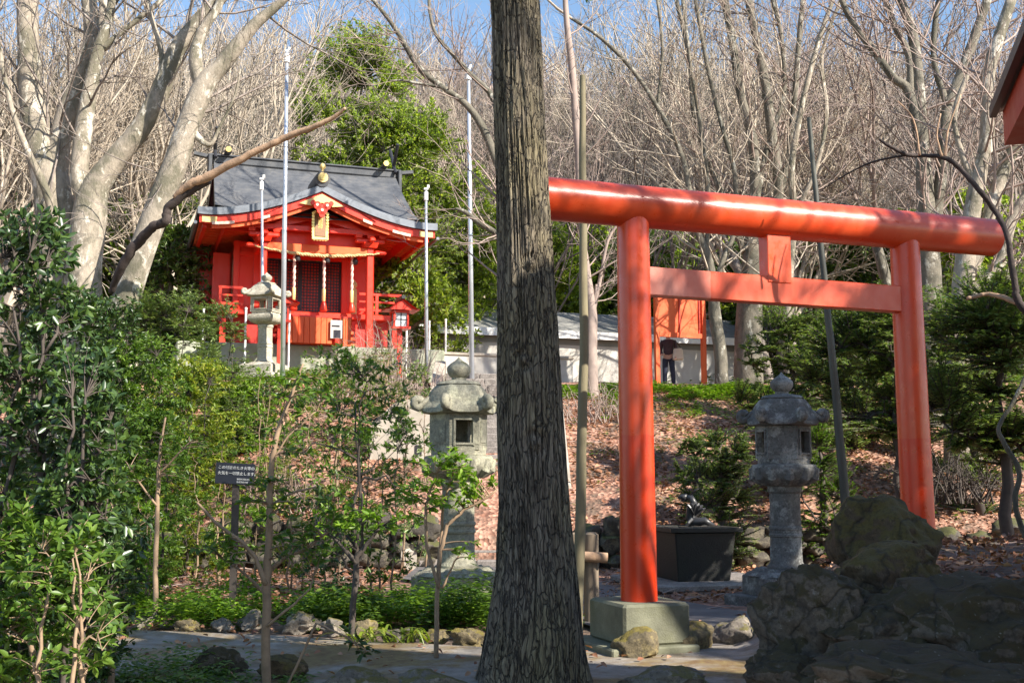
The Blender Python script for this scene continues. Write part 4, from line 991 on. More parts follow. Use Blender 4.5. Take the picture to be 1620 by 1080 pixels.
def person():
    c = P(1058, 602, 34.2); z = gz(c.x, c.y)
    t = thing('person', 'person in dark jacket and navy trousers with a cream shoulder bag behind the board', 'person', (c.x, c.y, z), R(175))
    b = [(0, 0, .95, .13, .1), (0, 0, 1.15, .12, .09), (0, 0, 1.36, .14, .09), (0, 0, 1.46, .07, .06), (0, 0, 1.54, .055), (0, .0, 1.62, .08, .095), (0, .01, 1.70, .065, .075),
         (.17, 0, 1.40, .05), (.24, .03, 1.14, .042), (.20, .16, .98, .033), (.16, .25, 1.0, .03, .018),
         (-.17, 0, 1.40, .05), (-.23, .04, 1.14, .042), (-.22, .14, .93, .033), (-.20, .20, .86, .03, .018),
         (.095, 0, .86, .085), (.11, .02, .48, .058), (.12, -.02, .09, .042), (.12, .12, .04, .042, .03),
         (-.095, 0, .86, .085), (-.12, .04, .48, .058), (-.15, .02, .09, .042), (-.16, .16, .04, .042, .03), (0, .075, 1.60, .02)]
    e = [(0, 1), (1, 2), (2, 3), (3, 4), (4, 5), (5, 6), (2, 7), (7, 8), (8, 9), (9, 10), (2, 11), (11, 12), (12, 13), (13, 14), (0, 15), (15, 16), (16, 17), (17, 18), (0, 19), (19, 20), (20, 21), (21, 22), (5, 23)]
    for sd, w in ((10, 1), (14, -1)):
        h = b[sd]
        for k in range(4): b.append((h[0]+(-.024+.016*k), h[1]+.07+.006*(k % 2), h[2]-.01*k, .009)); e.append((sd, len(b)-1))
        b.append((h[0]-w*.045, h[1]+.03, h[2]+.01, .01)); e.append((sd, len(b)-1))
    skin('body', b, e, MT['skin'], t, 1)
    skin('jacket', [(0, 0, .93, .17, .125), (0, 0, 1.15, .15, .115), (0, 0, 1.36, .165, .115), (0, 0, 1.46, .10, .085), (.18, 0, 1.40, .07), (.245, .03, 1.14, .06), (.205, .15, .99, .047), (-.18, 0, 1.40, .07), (-.235, .04, 1.14, .06), (-.22, .13, .95, .047)],
         [(0, 1), (1, 2), (2, 3), (2, 4), (4, 5), (5, 6), (2, 7), (7, 8), (8, 9)], MT['jacket'], t)
    skin('trousers', [(0, 0, .96, .15, .115), (.095, 0, .84, .105), (.11, .02, .48, .08), (.12, -.02, .10, .068), (-.095, 0, .84, .105), (-.12, .04, .48, .08), (-.15, .02, .10, .068)], [(0, 1), (1, 2), (2, 3), (0, 4), (4, 5), (5, 6)], MT['trousers'], t)
    skin('hair', [(0, -.02, 1.68, .09, .095), (0, -.05, 1.60, .075, .06), (0, -.02, 1.74, .06, .06)], [(0, 1), (0, 2)], MT['hair'], t, 1)
    bg = thing('shoulder_bag', 'cream shoulder bag hanging at the visitor side', 'bag', (c.x+.27, c.y-.16, z+.82), R(-20))
    m = MB(); m.box((0, 0, .18), (.34, .13, .36), taper=.8, bev=.04); m.build('bag_body', MT['bag'], bg, 40)
    m = MB(); m.tube([Vector((-.12, 0, .34)), Vector((-.14, 0, .52)), Vector((-.09, .02, .62)), Vector((.0, 0, .5)), Vector((.1, 0, .34))], .012, 6); m.build('strap', MT['stem_dark'], bg)
person()
# ================================================================== low white building and garden walls beyond
def lowhouse():
    A = P(668, 600, 37.5); B = P(1185, 605, 41.5); A.z = B.z = 0
    ux = (B-A); L = ux.length; ang = math.atan2(ux.y, ux.x); z0 = 4.3
    t = thing('low_building', 'long low white building with flat grey roof beyond the bank', 'building', (A.x, A.y, z0), ang)
    ze = P(668, 520, 37.5).z-z0; zr = P(668, 497, 37.5).z-z0+.5
    m = MB(); m.box((L/2+.6, 1.4, ze/2-.2), (L-.2, 3.4, ze+.2)); m.build('wall', MT['wallwhite'], t)
    m = MB(); m.prism([(0, ze-.02), (0, ze+.02), (2.0, zr), (4.6, ze+.05), (4.6, ze-.02)], 0, L+1.6, Matrix(((0, 1, 0, -.3), (1, 0, 0, -.6), (0, 0, 1, .004), (0, 0, 0, 1)))); m.build('roof', MT['slate'], t)
    m = MB(); m.box((L/2+.5, -.62, ze-.07), (L+1.6, .06, .26)); m.build('fascia', MT['white'], t)
    m = MB(); m.box((L/2+.5, -.31, ze-.28), (L-.4, .02, .22)); m.build('recess_shade_band', MT['slate'], t)  # flat grey strip stands in for the shaded recess under the eave
lowhouse()
t0_ = P(694, 600, 33.0); t1_ = P(905, 604, 34.4); v = t1_-t0_; zb = gz(t0_.x, t0_.y)-.1
t = thing('garden_wall', 'bright white rendered wall behind the left flagpole and cedar trunk', 'wall', (t0_.x, t0_.y, zb), math.atan2(v.y, v.x)); h = P(700, 561, 33).z-zb; L = Vector((v.x, v.y)).length
m = MB(); m.box((L/2, 0, h/2), (L, .16, h)); m.build('wall_face', MT['wallwhite'], t); m = MB(); m.box((L/2, 0, h+.04), (L+.06, .26, .08), bev=.01); m.build('coping', MT['concrete'], t)
# ================================================================== retaining wall, steps, stair flank
def rwall(x0, x1, y, z, label, seed, hh=.62):
    rng = random.Random(seed); t = thing('stone_retaining_wall', label, 'wall', ((x0+x1)/2, y, 0)); mx = (x0+x1)/2
    mb = MB(); k = 0; x = x0
    while x < x1:
        w = rng.uniform(.38, .75); zz = 0
        while zz < hh-.1:
            h = rng.uniform(.26, .42); rock_mesh(mb, (x+w/2-mx+rng.uniform(-.04, .04), .12*zz+rng.uniform(-.04, .04), zz+h/2-.03), w*.60, .30, h*.66, seed*100+k, 3, .34, rng.uniform(-.3, .3)); k += 1; zz += h*.88
        x += w*.92
    return mb.build('rough_stones', MT['wallstone'], t, 60)
rwall(-16, -1.75, 21.0, 0, 'rough stone retaining wall along the foot of the leafy bank left of the steps', 3, .78)
rwall(1.15, 9.5, 21.0, 0, 'mossy stone retaining wall along the bank right of the steps', 4, .72)
def steps():
    t = thing('stone_steps', 'stone steps climbing the bank behind the lantern and cedar trunk', 'steps', (-.4, 20.8, 0)); n = 26; rise = 4.25/n; run = 8.4/n
    for i in range(n):
        m = MB(); rng = random.Random(i); x = -1.28
        while x < 1.28:
            w = min(rng.uniform(.7, 1.1), 1.3-x); m.box((x+w/2, i*run+.22, (i+.5)*rise-.05+rng.uniform(-.008, .008)), (w-.012, run+.13, rise+.1), bev=.015); x += w
        m.build('step', MT['step'], t)
    for sg in (-1, 1):
        m = MB(); m.prism([(0, -.2), (0, .32), (.5, .5), (8.6, 4.62), (8.9, 4.5), (8.9, 3.0)], -.14, .14, Matrix(((0, 1, 0, sg*1.46), (1, 0, 0, 0), (0, 0, 1, 0), (0, 0, 0, 1)))); m.build('side_kerb', MT['concrete'], t)
steps()
c0 = P(640, 760, 24.2)
t = thing('concrete_slab_wall', 'pinkish concrete retaining slab with a small square drain hole left of the steps', 'wall', (c0.x, c0.y, 0), R(6))
zt = P(640, 628, 24.2).z; m = MB(); m.prism([(-.78, .3), (-.72, zt-.55), (-.2, zt-.1), (.35, zt), (.52, zt-.02), (.58, .3)], 0, .35); m.build('slab_face', MT['concrete'], t)
hz = P(661, 711, 24.2).z; m = MB(); m.box((.29, -.012, hz), (.13, .03, .2)); m.build('drain_hole', MT['lattice'], t)
# ================================================================== kerb stones
rng = random.Random(11)
ks = [(148, 985, 30, 15, 'k'), (192, 985, 40, 17, 'k'), (238, 990, 52, 18, 'k'), (296, 996, 48, 14, 'm'), (350, 995, 40, 17, 'k'), (400, 994, 52, 20, 'k'), (478, 998, 62, 22, 'k'), (530, 1003, 50, 19, 'k'), (575, 1010, 44, 22, 'm'), (632, 1016, 54, 18, 'k'), (690, 1018, 50, 18, 'm'), (745, 1022, 58, 22, 'm')]
ORD = ['first', 'second', 'third', 'fourth', 'fifth', 'sixth', 'seventh', 'eighth', 'ninth', 'tenth', 'eleventh', 'twelfth']
for i, (x, y, w, h, k) in enumerate(ks):
    c = PZ(x, y+4, 0); s = c.y/F; mb = MB(); rock_mesh(mb, (0, 0, h*s*.62), w*s*.52, w*s*.36, h*s*.95, 40+i, 4, .38, rng.uniform(-.3, .3))
    o = mb.build('kerb_stone', MT['kerbmoss' if k == 'm' else 'kerb'], None, 50, loc=(c.x, c.y, 0))
    tag(o, ('yellow mossy' if k == 'm' else 'grey brown')+' kerb stone, '+ORD[i]+' from the left along the path edge', 'stone', 'kerb stones along the path')
for i, (x, y, w, h, k, lb) in enumerate([(890, 1018, 58, 18, 'k', 'pale flat rock between the cedar trunk and the gate plinth'), (1011, 1042, 84, 42, 'm', 'yellow mossy rock in front of the gate plinth'), (1090, 1030, 80, 44, 'm', 'rounded mossy rock right of the gate plinth'), (1162, 1022, 92, 44, 'k', 'pinkish grey rock at the right end of the plinth rocks'),
      (350, 1068, 90, 40, 'd', 'dark rock at the bottom edge below the sapling, left one'), (450, 1076, 80, 38, 'b', 'mossy dark rock at the foot of the thin sapling'), (560, 1090, 100, 30, 'k', 'low grey rock at bottom edge right of the sapling'), (680, 1092, 110, 30, 'k', 'low grey rock touching the left root of the cedar'), (1050, 1096, 150, 36, 'k', 'long low grey rock right of the cedar root at bottom edge')]):
    c = PZ(x, y+2, 0); s = c.y/F; mb = MB(); rock_mesh(mb, (0, 0, h*s*.42), w*s*.54, w*s*.40, h*s*.80, 70+i, 4, .24, rng.uniform(-.4, .4))
    o = mb.build('rock', MT[{'m': 'kerbmoss', 'k': 'kerb', 'd': 'boulder', 'b': 'boulder2'}[k]], None, 50, loc=(c.x, c.y, 0)); tag(o, lb, 'rock')
# ================================================================== big boulders right
def boulder(px, py, D, w, h, dep, seed, mt, label, rz=0, amp=.3, tilt=0):
    c = P(px, py, D); s = D/F; mb = MB(); rock_mesh(mb, (0, 0, 0), w*s/2, dep/2, h*s/2, seed, 5, amp, rz)
    o = mb.build('boulder', MT[mt], None, 60, loc=c); o.rotation_euler.y = R(tilt); tag(o, label, 'boulder', 'mossy boulders in the right foreground')
boulder(1384, 858, 8.7, 178, 186, 1.0, 201, 'boulder2', 'tall mossy boulder with rounded top rising against the right gate pillar', .2, .20, -4)
boulder(1398, 918, 7.6, 205, 130, 1.0, 202, 'boulder2', 'rounded brown moss boulder in the middle of the heap', 0, .18)
boulder(1300, 1010, 7.0, 190, 235, 1.0, 203, 'boulder', 'sloping dark boulder with pale lichen at the left end of the heap', .3, .3, -24)
boulder(1400, 1010, 6.7, 250, 170, 1.0, 208, 'boulder', 'dark angular boulder with a fissure below the brown one', .1, .35)
boulder(1560, 1000, 6.4, 330, 190, 1.3, 205, 'boulder', 'broad dark boulder at the right edge of the picture', -.2, .3)
boulder(1440, 1085, 5.6, 360, 130, .9, 206, 'boulder', 'low dark boulder along the bottom right edge', .1, .3)
boulder(1252, 1078, 6.6, 120, 100, .6, 209, 'boulder', 'small dark boulder at bottom left of the heap', .5, .3)
rng = random.Random(5)
protos = []
for i in range(3):
    mb = MB(); rock_mesh(mb, (0, 0, 0), .055, .045, .03, 300+i, 2, .3); me = mb.mesh('pebble'); me.shade_smooth(); me.materials.append(MT['kerb']); protos.append(me)
mb = MB()
for i in range(160):
    x = rng.uniform(3.0, 7.5); y = rng.uniform(7.2, 11.5); rock_mesh(mb, (x, y, gz(x, y)+.005), rng.uniform(.02, .06), rng.uniform(.02, .05), rng.uniform(.012, .03), i, 1, .3)
tag(mb.build('pebbles', MT['kerb'], None, 60), kind='stuff')
# ================================================================== eave of the hall at upper right
def hall():
    c = P(1566, 184, 7.0); a = Vector((-.28, -.96, 0)).normalized(); b = Vector((.96, -.28, 0)).normalized()
    M = Matrix((( b.x, a.x, 0), (b.y, a.y, 0), (0, 0, 1)))
    t = thing('shrine_hall', 'red eave corner of a dark roofed hall at the upper right', 'building', c)
    t.rotation_euler = (0, 0, math.atan2(b.y, b.x))
    # local: +x into the hall, -y toward the viewer side
    L = 3.6; Wd = 4.2; H = 5.0; HP = 1.0  # unseen ridge height, length and hip set for the shade they cast
    X1, Z1 = 1.4, .42
    m = MB(); m.grid(lambda a, b: (X1*b, -L*a-.0*b, .06+Z1*b), 4, 2); m.grid(lambda a, b: (X1*b, -L*a, -.0+Z1*b), 4, 2, True); m.build('eave_roof', MT['lattice'], t, fix=False)
    m = MB(); m.add([(X1, 0, Z1), (X1, -L, Z1), (Wd, -L, H), (Wd, -HP, H), (2*Wd, -L, .06), (2*Wd, 0, .06), (X1, 0, Z1-.08), (X1, -L, Z1-.08), (Wd, -L, H-.1), (Wd, -HP, H-.1), (2*Wd, -L, -.02), (2*Wd, 0, -.02)],
                  [(0, 1, 2, 3), (3, 2, 4, 5), (6, 9, 8, 7), (9, 11, 10, 8), (0, 3, 9, 6), (3, 5, 11, 9), (1, 7, 8, 2), (2, 8, 10, 4), (0, 6, 7, 1), (4, 10, 11, 5), (0, 3, 5)])
    m.build('roof', MT['dark'], t, fix=True)
    m = MB(); m.box((.02, -L/2, .03), (.04, L+.05, .07)); m.build('eave_edge', MT['lattice'], t)
    m = MB(); m.box((.13, -L/2, -.10), (.12, L-.1, .22)); m.build('fascia', MT['hallred'], t)
    m = MB(); m.box((Wd, -L/2, -.06), (2*Wd-.4, L-.3, .05)); m.build('soffit', MT['hallred'], t)
    for i in range(11): m = MB(); m.box((.75, -.25-i*.31, -.13), (1.1, .08, .09)); m.build('rafter', MT['hallred'], t)
    m = MB(); m.box((Wd, -L/2, -1.6), (2*Wd-2.6, L-1.6, 3.0)); m.build('wall', MT['hallred'], t)
    m = MB(); m.box((Wd, -L/2, -3.3), (2*Wd-2.2, L-1.2, 1.2)); m.build('base', MT['found'], t)
hall()
# ================================================================== traced pale trees, upper left
def traced(D, label, limbs, wood, seed, twigs=26, tl=2.4, name='bare_tree', sub=None, root=None, tw='twig_pale', prm=None):
    """limbs: list of (list of px points with width px), first is the trunk"""
    rng = random.Random(seed); p0 = P(*limbs[0][0][:2], D); gzv = gz(p0.x, p0.y)
    t = root or thing(name, label, 'tree', (p0.x, p0.y, gzv)); b = Vector(t.location); tr = MB(); cr = MB()
    pr = dict(segs=[5, 4, 4, 3], sides=[5, 4, 3, 3], wob=[.16, .18, .22, .25], up=[.07, .06, .04, .02], kids=[3, 2, 2, 0], t0=[.2, .2, .1, 0], ang=[(22, 50), (25, 55), (25, 60), (25, 60)], rr=[.6, .6, .6, .6], lr=[.68, .62, .55, .5], rmin=.006, taper=.5)
    if prm: pr.update(prm)
    for li, lm in enumerate(limbs):
        d0 = (li*.37 % 1 - .5)*1.2 if li else 0
        q = []
        for i, a in enumerate(lm):
            dz = a[3] if len(a) > 3 else 0
            q.append((P(a[0], a[1], D+dz)-b, a[2]/F*D/2))
        if li == 0:
            q.insert(0, (Vector((q[0][0].x, q[0][0].y, -.3)), q[0][1]*1.3))
        # smooth
        pts = []; rad = []
        for i in range(len(q)-1):
            p_1 = q[max(0, i-1)][0]; a, ra = q[i]; c, rc = q[i+1]; p2 = q[min(len(q)-1, i+2)][0]
            for k in range(4):
                u = k/4; pts.append(.5*((2*a)+(c-p_1)*u+(2*p_1-5*a+4*c-p2)*u*u+(-p_1+3*a-3*c+p2)*u**3)); rad.append((ra+(rc-ra)*u)*(1+.06*noise.noise(pts[-1]*1.7+Vector((li, 0, 0)))))
        pts.append(q[-1][0]); rad.append(q[-1][1])
        # carry on above the frame
        if lm[-1][1] <= 60 and lm[-1][2] > 4:
            dd = (pts[-1]-pts[-3]).normalized(); L = 2.6
            grow(cr, pts[-1], dd, L, rad[-1], 0, rng, dict(pr, segs=[5, 5, 4, 3], kids=[2, 2, 2, 0]))
        tr.tube(pts, rad, 14 if max(rad) > .1 else 8)
        nt_ = int(twigs*min(1.6, len(pts)/14))
        for k in range(nt_):
            i = rng.randrange(len(pts)//3 if li == 0 else 2, len(pts)-1); ax = (pts[i+1]-pts[i]).normalized(); side = ax.cross(rnd_unit(rng)).normalized()
            ang = R(rng.uniform(30, 75)); grow(cr, pts[i], ax*math.cos(ang)+side*math.sin(ang), tl*rng.uniform(.4, 1.1), min(rad[i]*.3, .035), 1, rng, pr)
    tr.build('trunk', MT[wood], t, True, fix=False); cr.build('crown', MT[tw], t, True, fix=False); return t
traced(24, 'thick pale grey tree with upright forking limbs at the upper left edge', [
    [(100, 560, 84), (96, 460, 74), (90, 370, 62), (84, 300, 60), (70, 250, 54), (58, 200, 47), (50, 150, 40), (46, 93, 36), (43, 0, 33), (42, -60, 30)],
    [(84, 300, 50), (95, 222, 36), (116, 157, 36), (136, 102, 34), (147, 60, 30), (140, 0, 24), (136, -40, 22)],
    [(136, 102, 24), (158, 60, 18), (165, 0, 15), (168, -40, 14)],
    [(90, 362, 16, -.5), (72, 300, 13, -.7), (42, 235, 10, -.9), (18, 170, 8, -1), (0, 85, 7, -1), (-10, 30, 6, -1)]], 'bark_pale', 21, 4, tw='bark_far')
traced(23.5, 'pale grey tree with widely forking limbs, second from the left edge', [
    [(128, 560, 66), (131, 480, 60), (133, 417, 56), (141, 347, 56), (150, 300, 46), (182, 252, 36), (218, 210, 34), (250, 153, 31), (278, 83, 29), (312, 37, 25), (346, 0, 22), (375, -35, 20)],
    [(145, 335, 34), (126, 285, 30), (128, 240, 30), (133, 200, 28), (141, 150, 25), (155, 83, 20), (172, 30, 15), (180, -20, 13)],
    [(155, 83, 12), (200, 45, 9), (245, 10, 8), (270, -15, 7)],
    [(250, 153, 12), (256, 90, 9), (240, 30, 8), (228, -10, 7)]], 'bark_pale', 22, 4, tw='bark_far')
lt = traced(22.6, 'leaning pale tree left of the shrine with a broken limb across its roof', [
    [(190, 540, 56), (199, 477, 46), (224, 398, 42), (259, 305, 41), (280, 252, 38), (297, 199, 37), (324, 134, 35), (352, 102, 28), (400, 42, 20), (440, 8, 14), (470, -20, 12)],
    [(320, 140, 26), (309, 95, 22), (320, 50, 17), (345, 12, 13), (352, -20, 12)],
    [(297, 199, 14), (330, 230, 8), (348, 200, 5), (372, 150, 4), (380, 110, 3)],
    [(278, 252, 10), (262, 280, 8), (240, 300, 6)]], 'bark_pale', 23, 4, tw='bark_far')
def limb(root, D, pts, mt, name, seed):
    b = Vector(root.location); rng = random.Random(seed); q = [P(x, y, D+dz)-b for x, y, w, dz in pts]; w = [a[2]/F*D/2 for a in pts]; P_ = []; W_ = []
    for i in range(len(q)-1):
        for k in range(6):
            u = k/6; pm, a_, c_, p2 = q[max(0, i-1)], q[i], q[i+1], q[min(len(q)-1, i+2)]; P_.append(.5*((2*a_)+(c_-pm)*u+(2*pm-5*a_+4*c_-p2)*u*u+(-pm+3*a_-3*c_+p2)*u**3)+rnd_unit(rng)*w[i]*.15); W_.append((w[i]+(w[i+1]-w[i])*u)*rng.uniform(.93, 1.07))
    P_.append(q[-1]); W_.append(w[-1]); m = MB(); m.tube(P_, W_, 9); return m.build(name, MT[mt], root, True, fix=False)
limb(lt, 22, [(176, 462, 9, 0), (188, 430, 14, -.3), (205, 400, 16, -.5), (222, 380, 16, -.6), (243, 358, 14, -.8), (262, 350, 15, -.9), (266, 330, 14, -.9), (296, 304, 15, -1), (330, 286, 12, -1.1)], 'deaddark', 'dead_limb', 3)
limb(lt, 22, [(275, 312, 7, -1), (300, 292, 13, -1.1), (328, 280, 14, -1.2), (394, 245, 11, -1.4), (430, 228, 10, -1.5), (463, 213, 10, -1.6), (505, 197, 8, -1.8), (530, 184, 6, -1.9), (546, 171, 4, -2)], 'deadwood', 'broken_limb', 4)
traced(27, 'grey tree behind the cedar trunk spreading crooked limbs to the left', [
    [(806, 600, 36), (808, 480, 32), (805, 380, 30), (800, 300, 26), (803, 200, 22), (806, 100, 18), (806, 0, 14)],
    [(802, 300, 16), (770, 215, 13), (740, 168, 11), (700, 138, 9), (665, 110, 10), (640, 70, 9), (618, 35, 7), (590, 0, 6), (575, -20, 6)],
    [(800, 250, 12), (782, 160, 10), (745, 118, 8), (715, 85, 7), (690, 55, 6), (680, 20, 5), (678, -20, 5)],
    [(700, 138, 6), (660, 132, 5), (640, 128, 4), (615, 128, 3)],
    [(804, 370, 11), (785, 368, 10), (755, 350, 9), (735, 335, 7), (720, 330, 4)]], 'bark_green', 24, 9, tl=1.8, tw='twig')
traced(29, 'slender brownish tree with broken fork right of the cedar trunk', [
    [(937, 640, 22), (935, 560, 20), (936, 500, 18), (930, 440, 12), (922, 380, 11), (917, 300, 12), (915, 240, 12), (912, 200, 13), (905, 110, 12), (897, 40, 10), (893, -20, 8)],
    [(936, 500, 10), (950, 440, 6), (962, 380, 5), (985, 345, 4)], [(938, 490, 8), (943, 462, 7), (944, 450, 5)]], 'twig', 25, 8, tl=1.6, tw='twig')
traced(31.5, 'greyish forked tree right of the orange notice board', [
    [(1142, 620, 22), (1140, 560, 20), (1131, 500, 20), (1128, 450, 15), (1118, 400, 13), (1098, 350, 10), (1080, 250, 9), (1040, 170, 8), (1000, 110, 7), (950, 60, 6), (905, 30, 5)],
    [(1131, 500, 14), (1136, 440, 10), (1148, 400, 8), (1160, 370, 8), (1163, 280, 8), (1142, 200, 7), (1120, 110, 7), (1100, 0, 6)],
    [(1118, 400, 7), (1120, 300, 8), (1108, 200, 7), (1092, 100, 6), (1080, 0, 6)],
    [(1040, 170, 6), (1048, 80, 5), (1040, 0, 5)]], 'bark_green', 26, 12, tw='twig_pale')
traced(33, 'thick grey trunk behind the centre strut with many upright stems', [
    [(1184, 620, 48), (1184, 540, 44), (1186, 480, 40), (1190, 420, 34), (1188, 360, 22), (1195, 300, 18), (1190, 218, 16), (1173, 156, 14), (1158, 62, 13), (1146, 0, 12), (1138, -30, 12)],
    [(1190, 420, 26), (1220, 350, 18), (1232, 300, 17), (1222, 218, 16), (1210, 130, 15), (1194, 52, 13), (1184, 0, 12), (1180, -30, 12)],
    [(1225, 330, 13), (1248, 250, 11), (1256, 170, 10), (1262, 90, 9), (1270, 0, 8)],
    [(1180, 400, 14), (1150, 330, 11), (1120, 250, 11), (1098, 180, 9), (1090, 90, 8), (1070, 0, 7)],
    [(1195, 330, 10), (1212, 240, 9), (1240, 150, 8), (1236, 60, 7), (1222, 0, 7)]], 'bark_green', 27, 12, tw='twig')
traced(31, 'slim pale trunk under the centre strut with crooked stems', [
    [(1250, 620, 16), (1248, 560, 15), (1246, 490, 14), (1250, 420, 13), (1256, 340, 12), (1252, 270, 11), (1262, 200, 10), (1280, 120, 9), (1300, 50, 8), (1318, 0, 7)],
    [(1256, 340, 8), (1290, 270, 7), (1308, 180, 7), (1300, 90, 6), (1330, 0, 5)]], 'bark_pale', 28, 10)
traced(27, 'big multi-stemmed grey tree between the centre strut and the right pillar', [
    [(1475, 640, 46), (1472, 540, 42), (1470, 430, 38), (1465, 330, 30), (1459, 233, 22), (1455, 160, 19), (1450, 100, 18), (1443, 52, 17), (1425, 0, 15)],
    [(1462, 260, 20), (1440, 150, 16), (1415, 125, 14), (1391, 93, 12), (1362, 55, 11), (1340, 20, 10), (1328, -10, 9)],
    [(1470, 400, 24), (1482, 330, 20), (1492, 250, 19), (1496, 181, 18), (1521, 114, 16), (1545, 50, 15), (1562, 0, 14)],
    [(1440, 150, 13), (1438, 90, 12), (1415, 40, 11), (1400, 0, 10)],
    [(1500, 170, 12), (1478, 100, 10), (1480, 30, 9), (1490, -20, 8)]], 'bark_green', 29, 9, tw='twig')
traced(24, 'cluster of leaning grey stems at the right edge behind the gate', [
    [(1520, 640, 50), (1522, 520, 44), (1526, 425, 34), (1542, 311, 26), (1560, 230, 24), (1562, 180, 22), (1563, 119, 22), (1580, 60, 19), (1600, 0, 17)],
    [(1526, 440, 26), (1548, 400, 22), (1570, 320, 22), (1592, 260, 20), (1625, 190, 19), (1660, 120, 17)],
    [(1522, 480, 26), (1580, 420, 20), (1600, 350, 18), (1650, 270, 16)],
    [(1545, 300, 13), (1520, 240, 10), (1510, 180, 9), (1530, 120, 8)]], 'bark_pale', 30, 7, tw='twig')
# dark crooked foreground branch on the right
_b = P(1668, 800, 10.5); t = thing('crooked_tree', 'dark crooked bare tree branch reaching in from the right edge across the gate', 'tree', (_b.x, _b.y, gz(_b.x, _b.y)-.05))

limb(t, 10.5, [(1668, 860, 30, 0), (1664, 740, 24, 0), (1668, 620, 20, 0), (1650, 530, 17, 0), (1612, 478, 13, 0), (1606, 455, 11, 0), (1600, 418, 10, 0), (1594, 375, 9, 0), (1575, 335, 9, .1), (1548, 300, 9, .1), (1520, 268, 8, .2), (1495, 250, 8, .2), (1460, 246, 6, .3), (1435, 245, 7, .3), (1405, 230, 6, .3), (1390, 220, 3, .3)], 'deaddark', 'branch', 1)
limb(t, 10.5, [(1612, 480, 9, 0), (1585, 470, 8, .1), (1560, 465, 7, .2), (1530, 472, 6, .2)], 'deadwood', 'side_branch', 2)
limb(t, 10.5, [(1435, 245, 4, .3), (1385, 255, 3.5, .4), (1350, 270, 3, .5), (1300, 300, 2, .6)], 'deaddark', 'side_branch', 3)
for a in ([(1490, 248, 5), (1482, 215, 3), (1488, 180, 2)], [(1495, 250, 5), (1500, 205, 3), (1520, 150, 2)], [(1455, 246, 4), (1445, 190, 3), (1420, 160, 2)]): limb(t, 10.5, [(x, y, w, .2) for x, y, w in a], 'deadwood', 'side_branch', 5)
t = thing('bent_sapling', 'pale bent bare sapling stem at the right edge above the mound', 'sapling', P(1625, 850, 9.6))
limb(t, 9.6, [(1622, 850, 9, 0), (1606, 795, 9, 0), (1612, 745, 8, 0), (1588, 700, 8, 0), (1580, 675, 7, 0), (1600, 640, 6, 0), (1625, 590, 6, 0)], 'bark_green', 'stem', 1)
# ================================================================== bare forest over the hill
FM = []
for i in range(7):
    m_ = bare_meshes(300+i, 11.5, .17, PR, None, None, multi=(1, 3, 1, 2, 1, 3, 2)[i])
    m_[0].materials.append(MT['bark_far' if i % 2 else 'bark_green']); m_[1].materials.append(MT[['twig', 'bark_far', 'twig_pale', 'bark_green', 'twig', 'twig_pale', 'bark_far'][i]])
    for q in m_: q.shade_smooth()
    FM.append(m_)
rng = random.Random(77)
pts = []; tries = 0
def ok(x, y, dmin):
    return all((x-a)**2+(y-b)**2 > dmin*dmin for a, b in pts)
while len(pts) < 155 and tries < 9000:
    tries += 1; y = 44+62*rng.random()**1.1; x = rng.uniform(-.50, .50)*y*1.06
    if y < 53 and (-.20 < x/y < .35): continue
    if ok(x, y, 2.1+y*.022): pts.append((x, y))
near = [(-17, 37), (-13.6, 40), (-15.5, 33), (8.8, 37), (12.6, 36.5), (15.6, 34), (11, 40), (14.5, 29.5), (-13.8, 29), (5.3, 41), (-18.5, 30), (1.6, 43), (9.6, 39.6), (-9.8, 42), (-11.5, 36.5), (-20, 34)]
for i, (x, y) in enumerate(near+pts):
    k = rng.randrange(7); s = rng.uniform(1.0, 1.5) if y > 50 else rng.uniform(.9, 1.25)
    t = thing('bare_tree', 'slender leafless tree among the many on the wooded hillside', 'tree', (x, y, gz(x, y)), rng.random()*6.28, 'leafless trees covering the hillside'); t.scale = (s*rng.uniform(.9, 1.15),)*2+(s,)
    a = place_mesh(FM[k][0], 'trunk', t); b = place_mesh(FM[k][1], 'crown', t)
# ================================================================== evergreens and bamboo behind the shrine
def bigever(loc, h, r, seed, label, leaf='levergreen', L=.26, tips=300, lpt=16, name='evergreen_tree', wr=.4, lo=.2, wood='bark_green', cat='tree', group=None, flat=.3, clump=.53, r0=.16, ry=None, **kw):
    t = thing(name, label, cat, loc, 0, group)
    return shrub(t, seed, h, r, ry or r*.8, tips, lpt, L, leaf, wood, wr, 1, r0, lo, flat, clump, .6, .1, wn='trunk', limbs=14, frac=.85, **kw)
def gp(px, D, dz=0): q = P(px, 600, D); return (q.x, q.y, gz(q.x, q.y)+dz)
E = bigever
E(gp(560, 40), 13.6, 2.9, 41, 'tall rounded evergreen rising behind the shrine roof, topmost green crown', 'lbamboo', .15, 1000, 34, lo=.38)
E(gp(622, 38.6), 10.6, 3.1, 42, 'broad bright green bamboo clump right behind the shrine roof', 'lbamboo', .15, 1100, 34, name='bamboo_clump', cat='bamboo')
E(gp(700, 40.5), 8.8, 2.7, 43, 'rounded green bamboo clump between the shrine and the tall flagpole', 'lbamboo', .15, 850, 34, name='bamboo_clump', cat='bamboo')
E(gp(540, 38.2), 8.0, 2.0, 44, 'dense green clump directly behind the right end of the ridge', 'lmid', .14, 700, 30)
E(gp(645, 36.4, -.6), 5.2, 2.4, 45, 'bright leafy clump beside the right eave of the shrine', 'lbamboo', .18, 800, 20, name='bamboo_clump', cat='bamboo', lo=.05)
E(gp(735, 40, -.4), 6.2, 2.8, 46, 'olive green thicket behind the low building left of the cedar', 'lbamboo', .20, 800, 20, lo=.05)
E(gp(905, 46), 8.2, 3.6, 47, 'green thicket seen between the cedar and the gate pillar', 'lbamboo', .24, 950, 20, lo=.05, name='bamboo_clump', cat='bamboo')
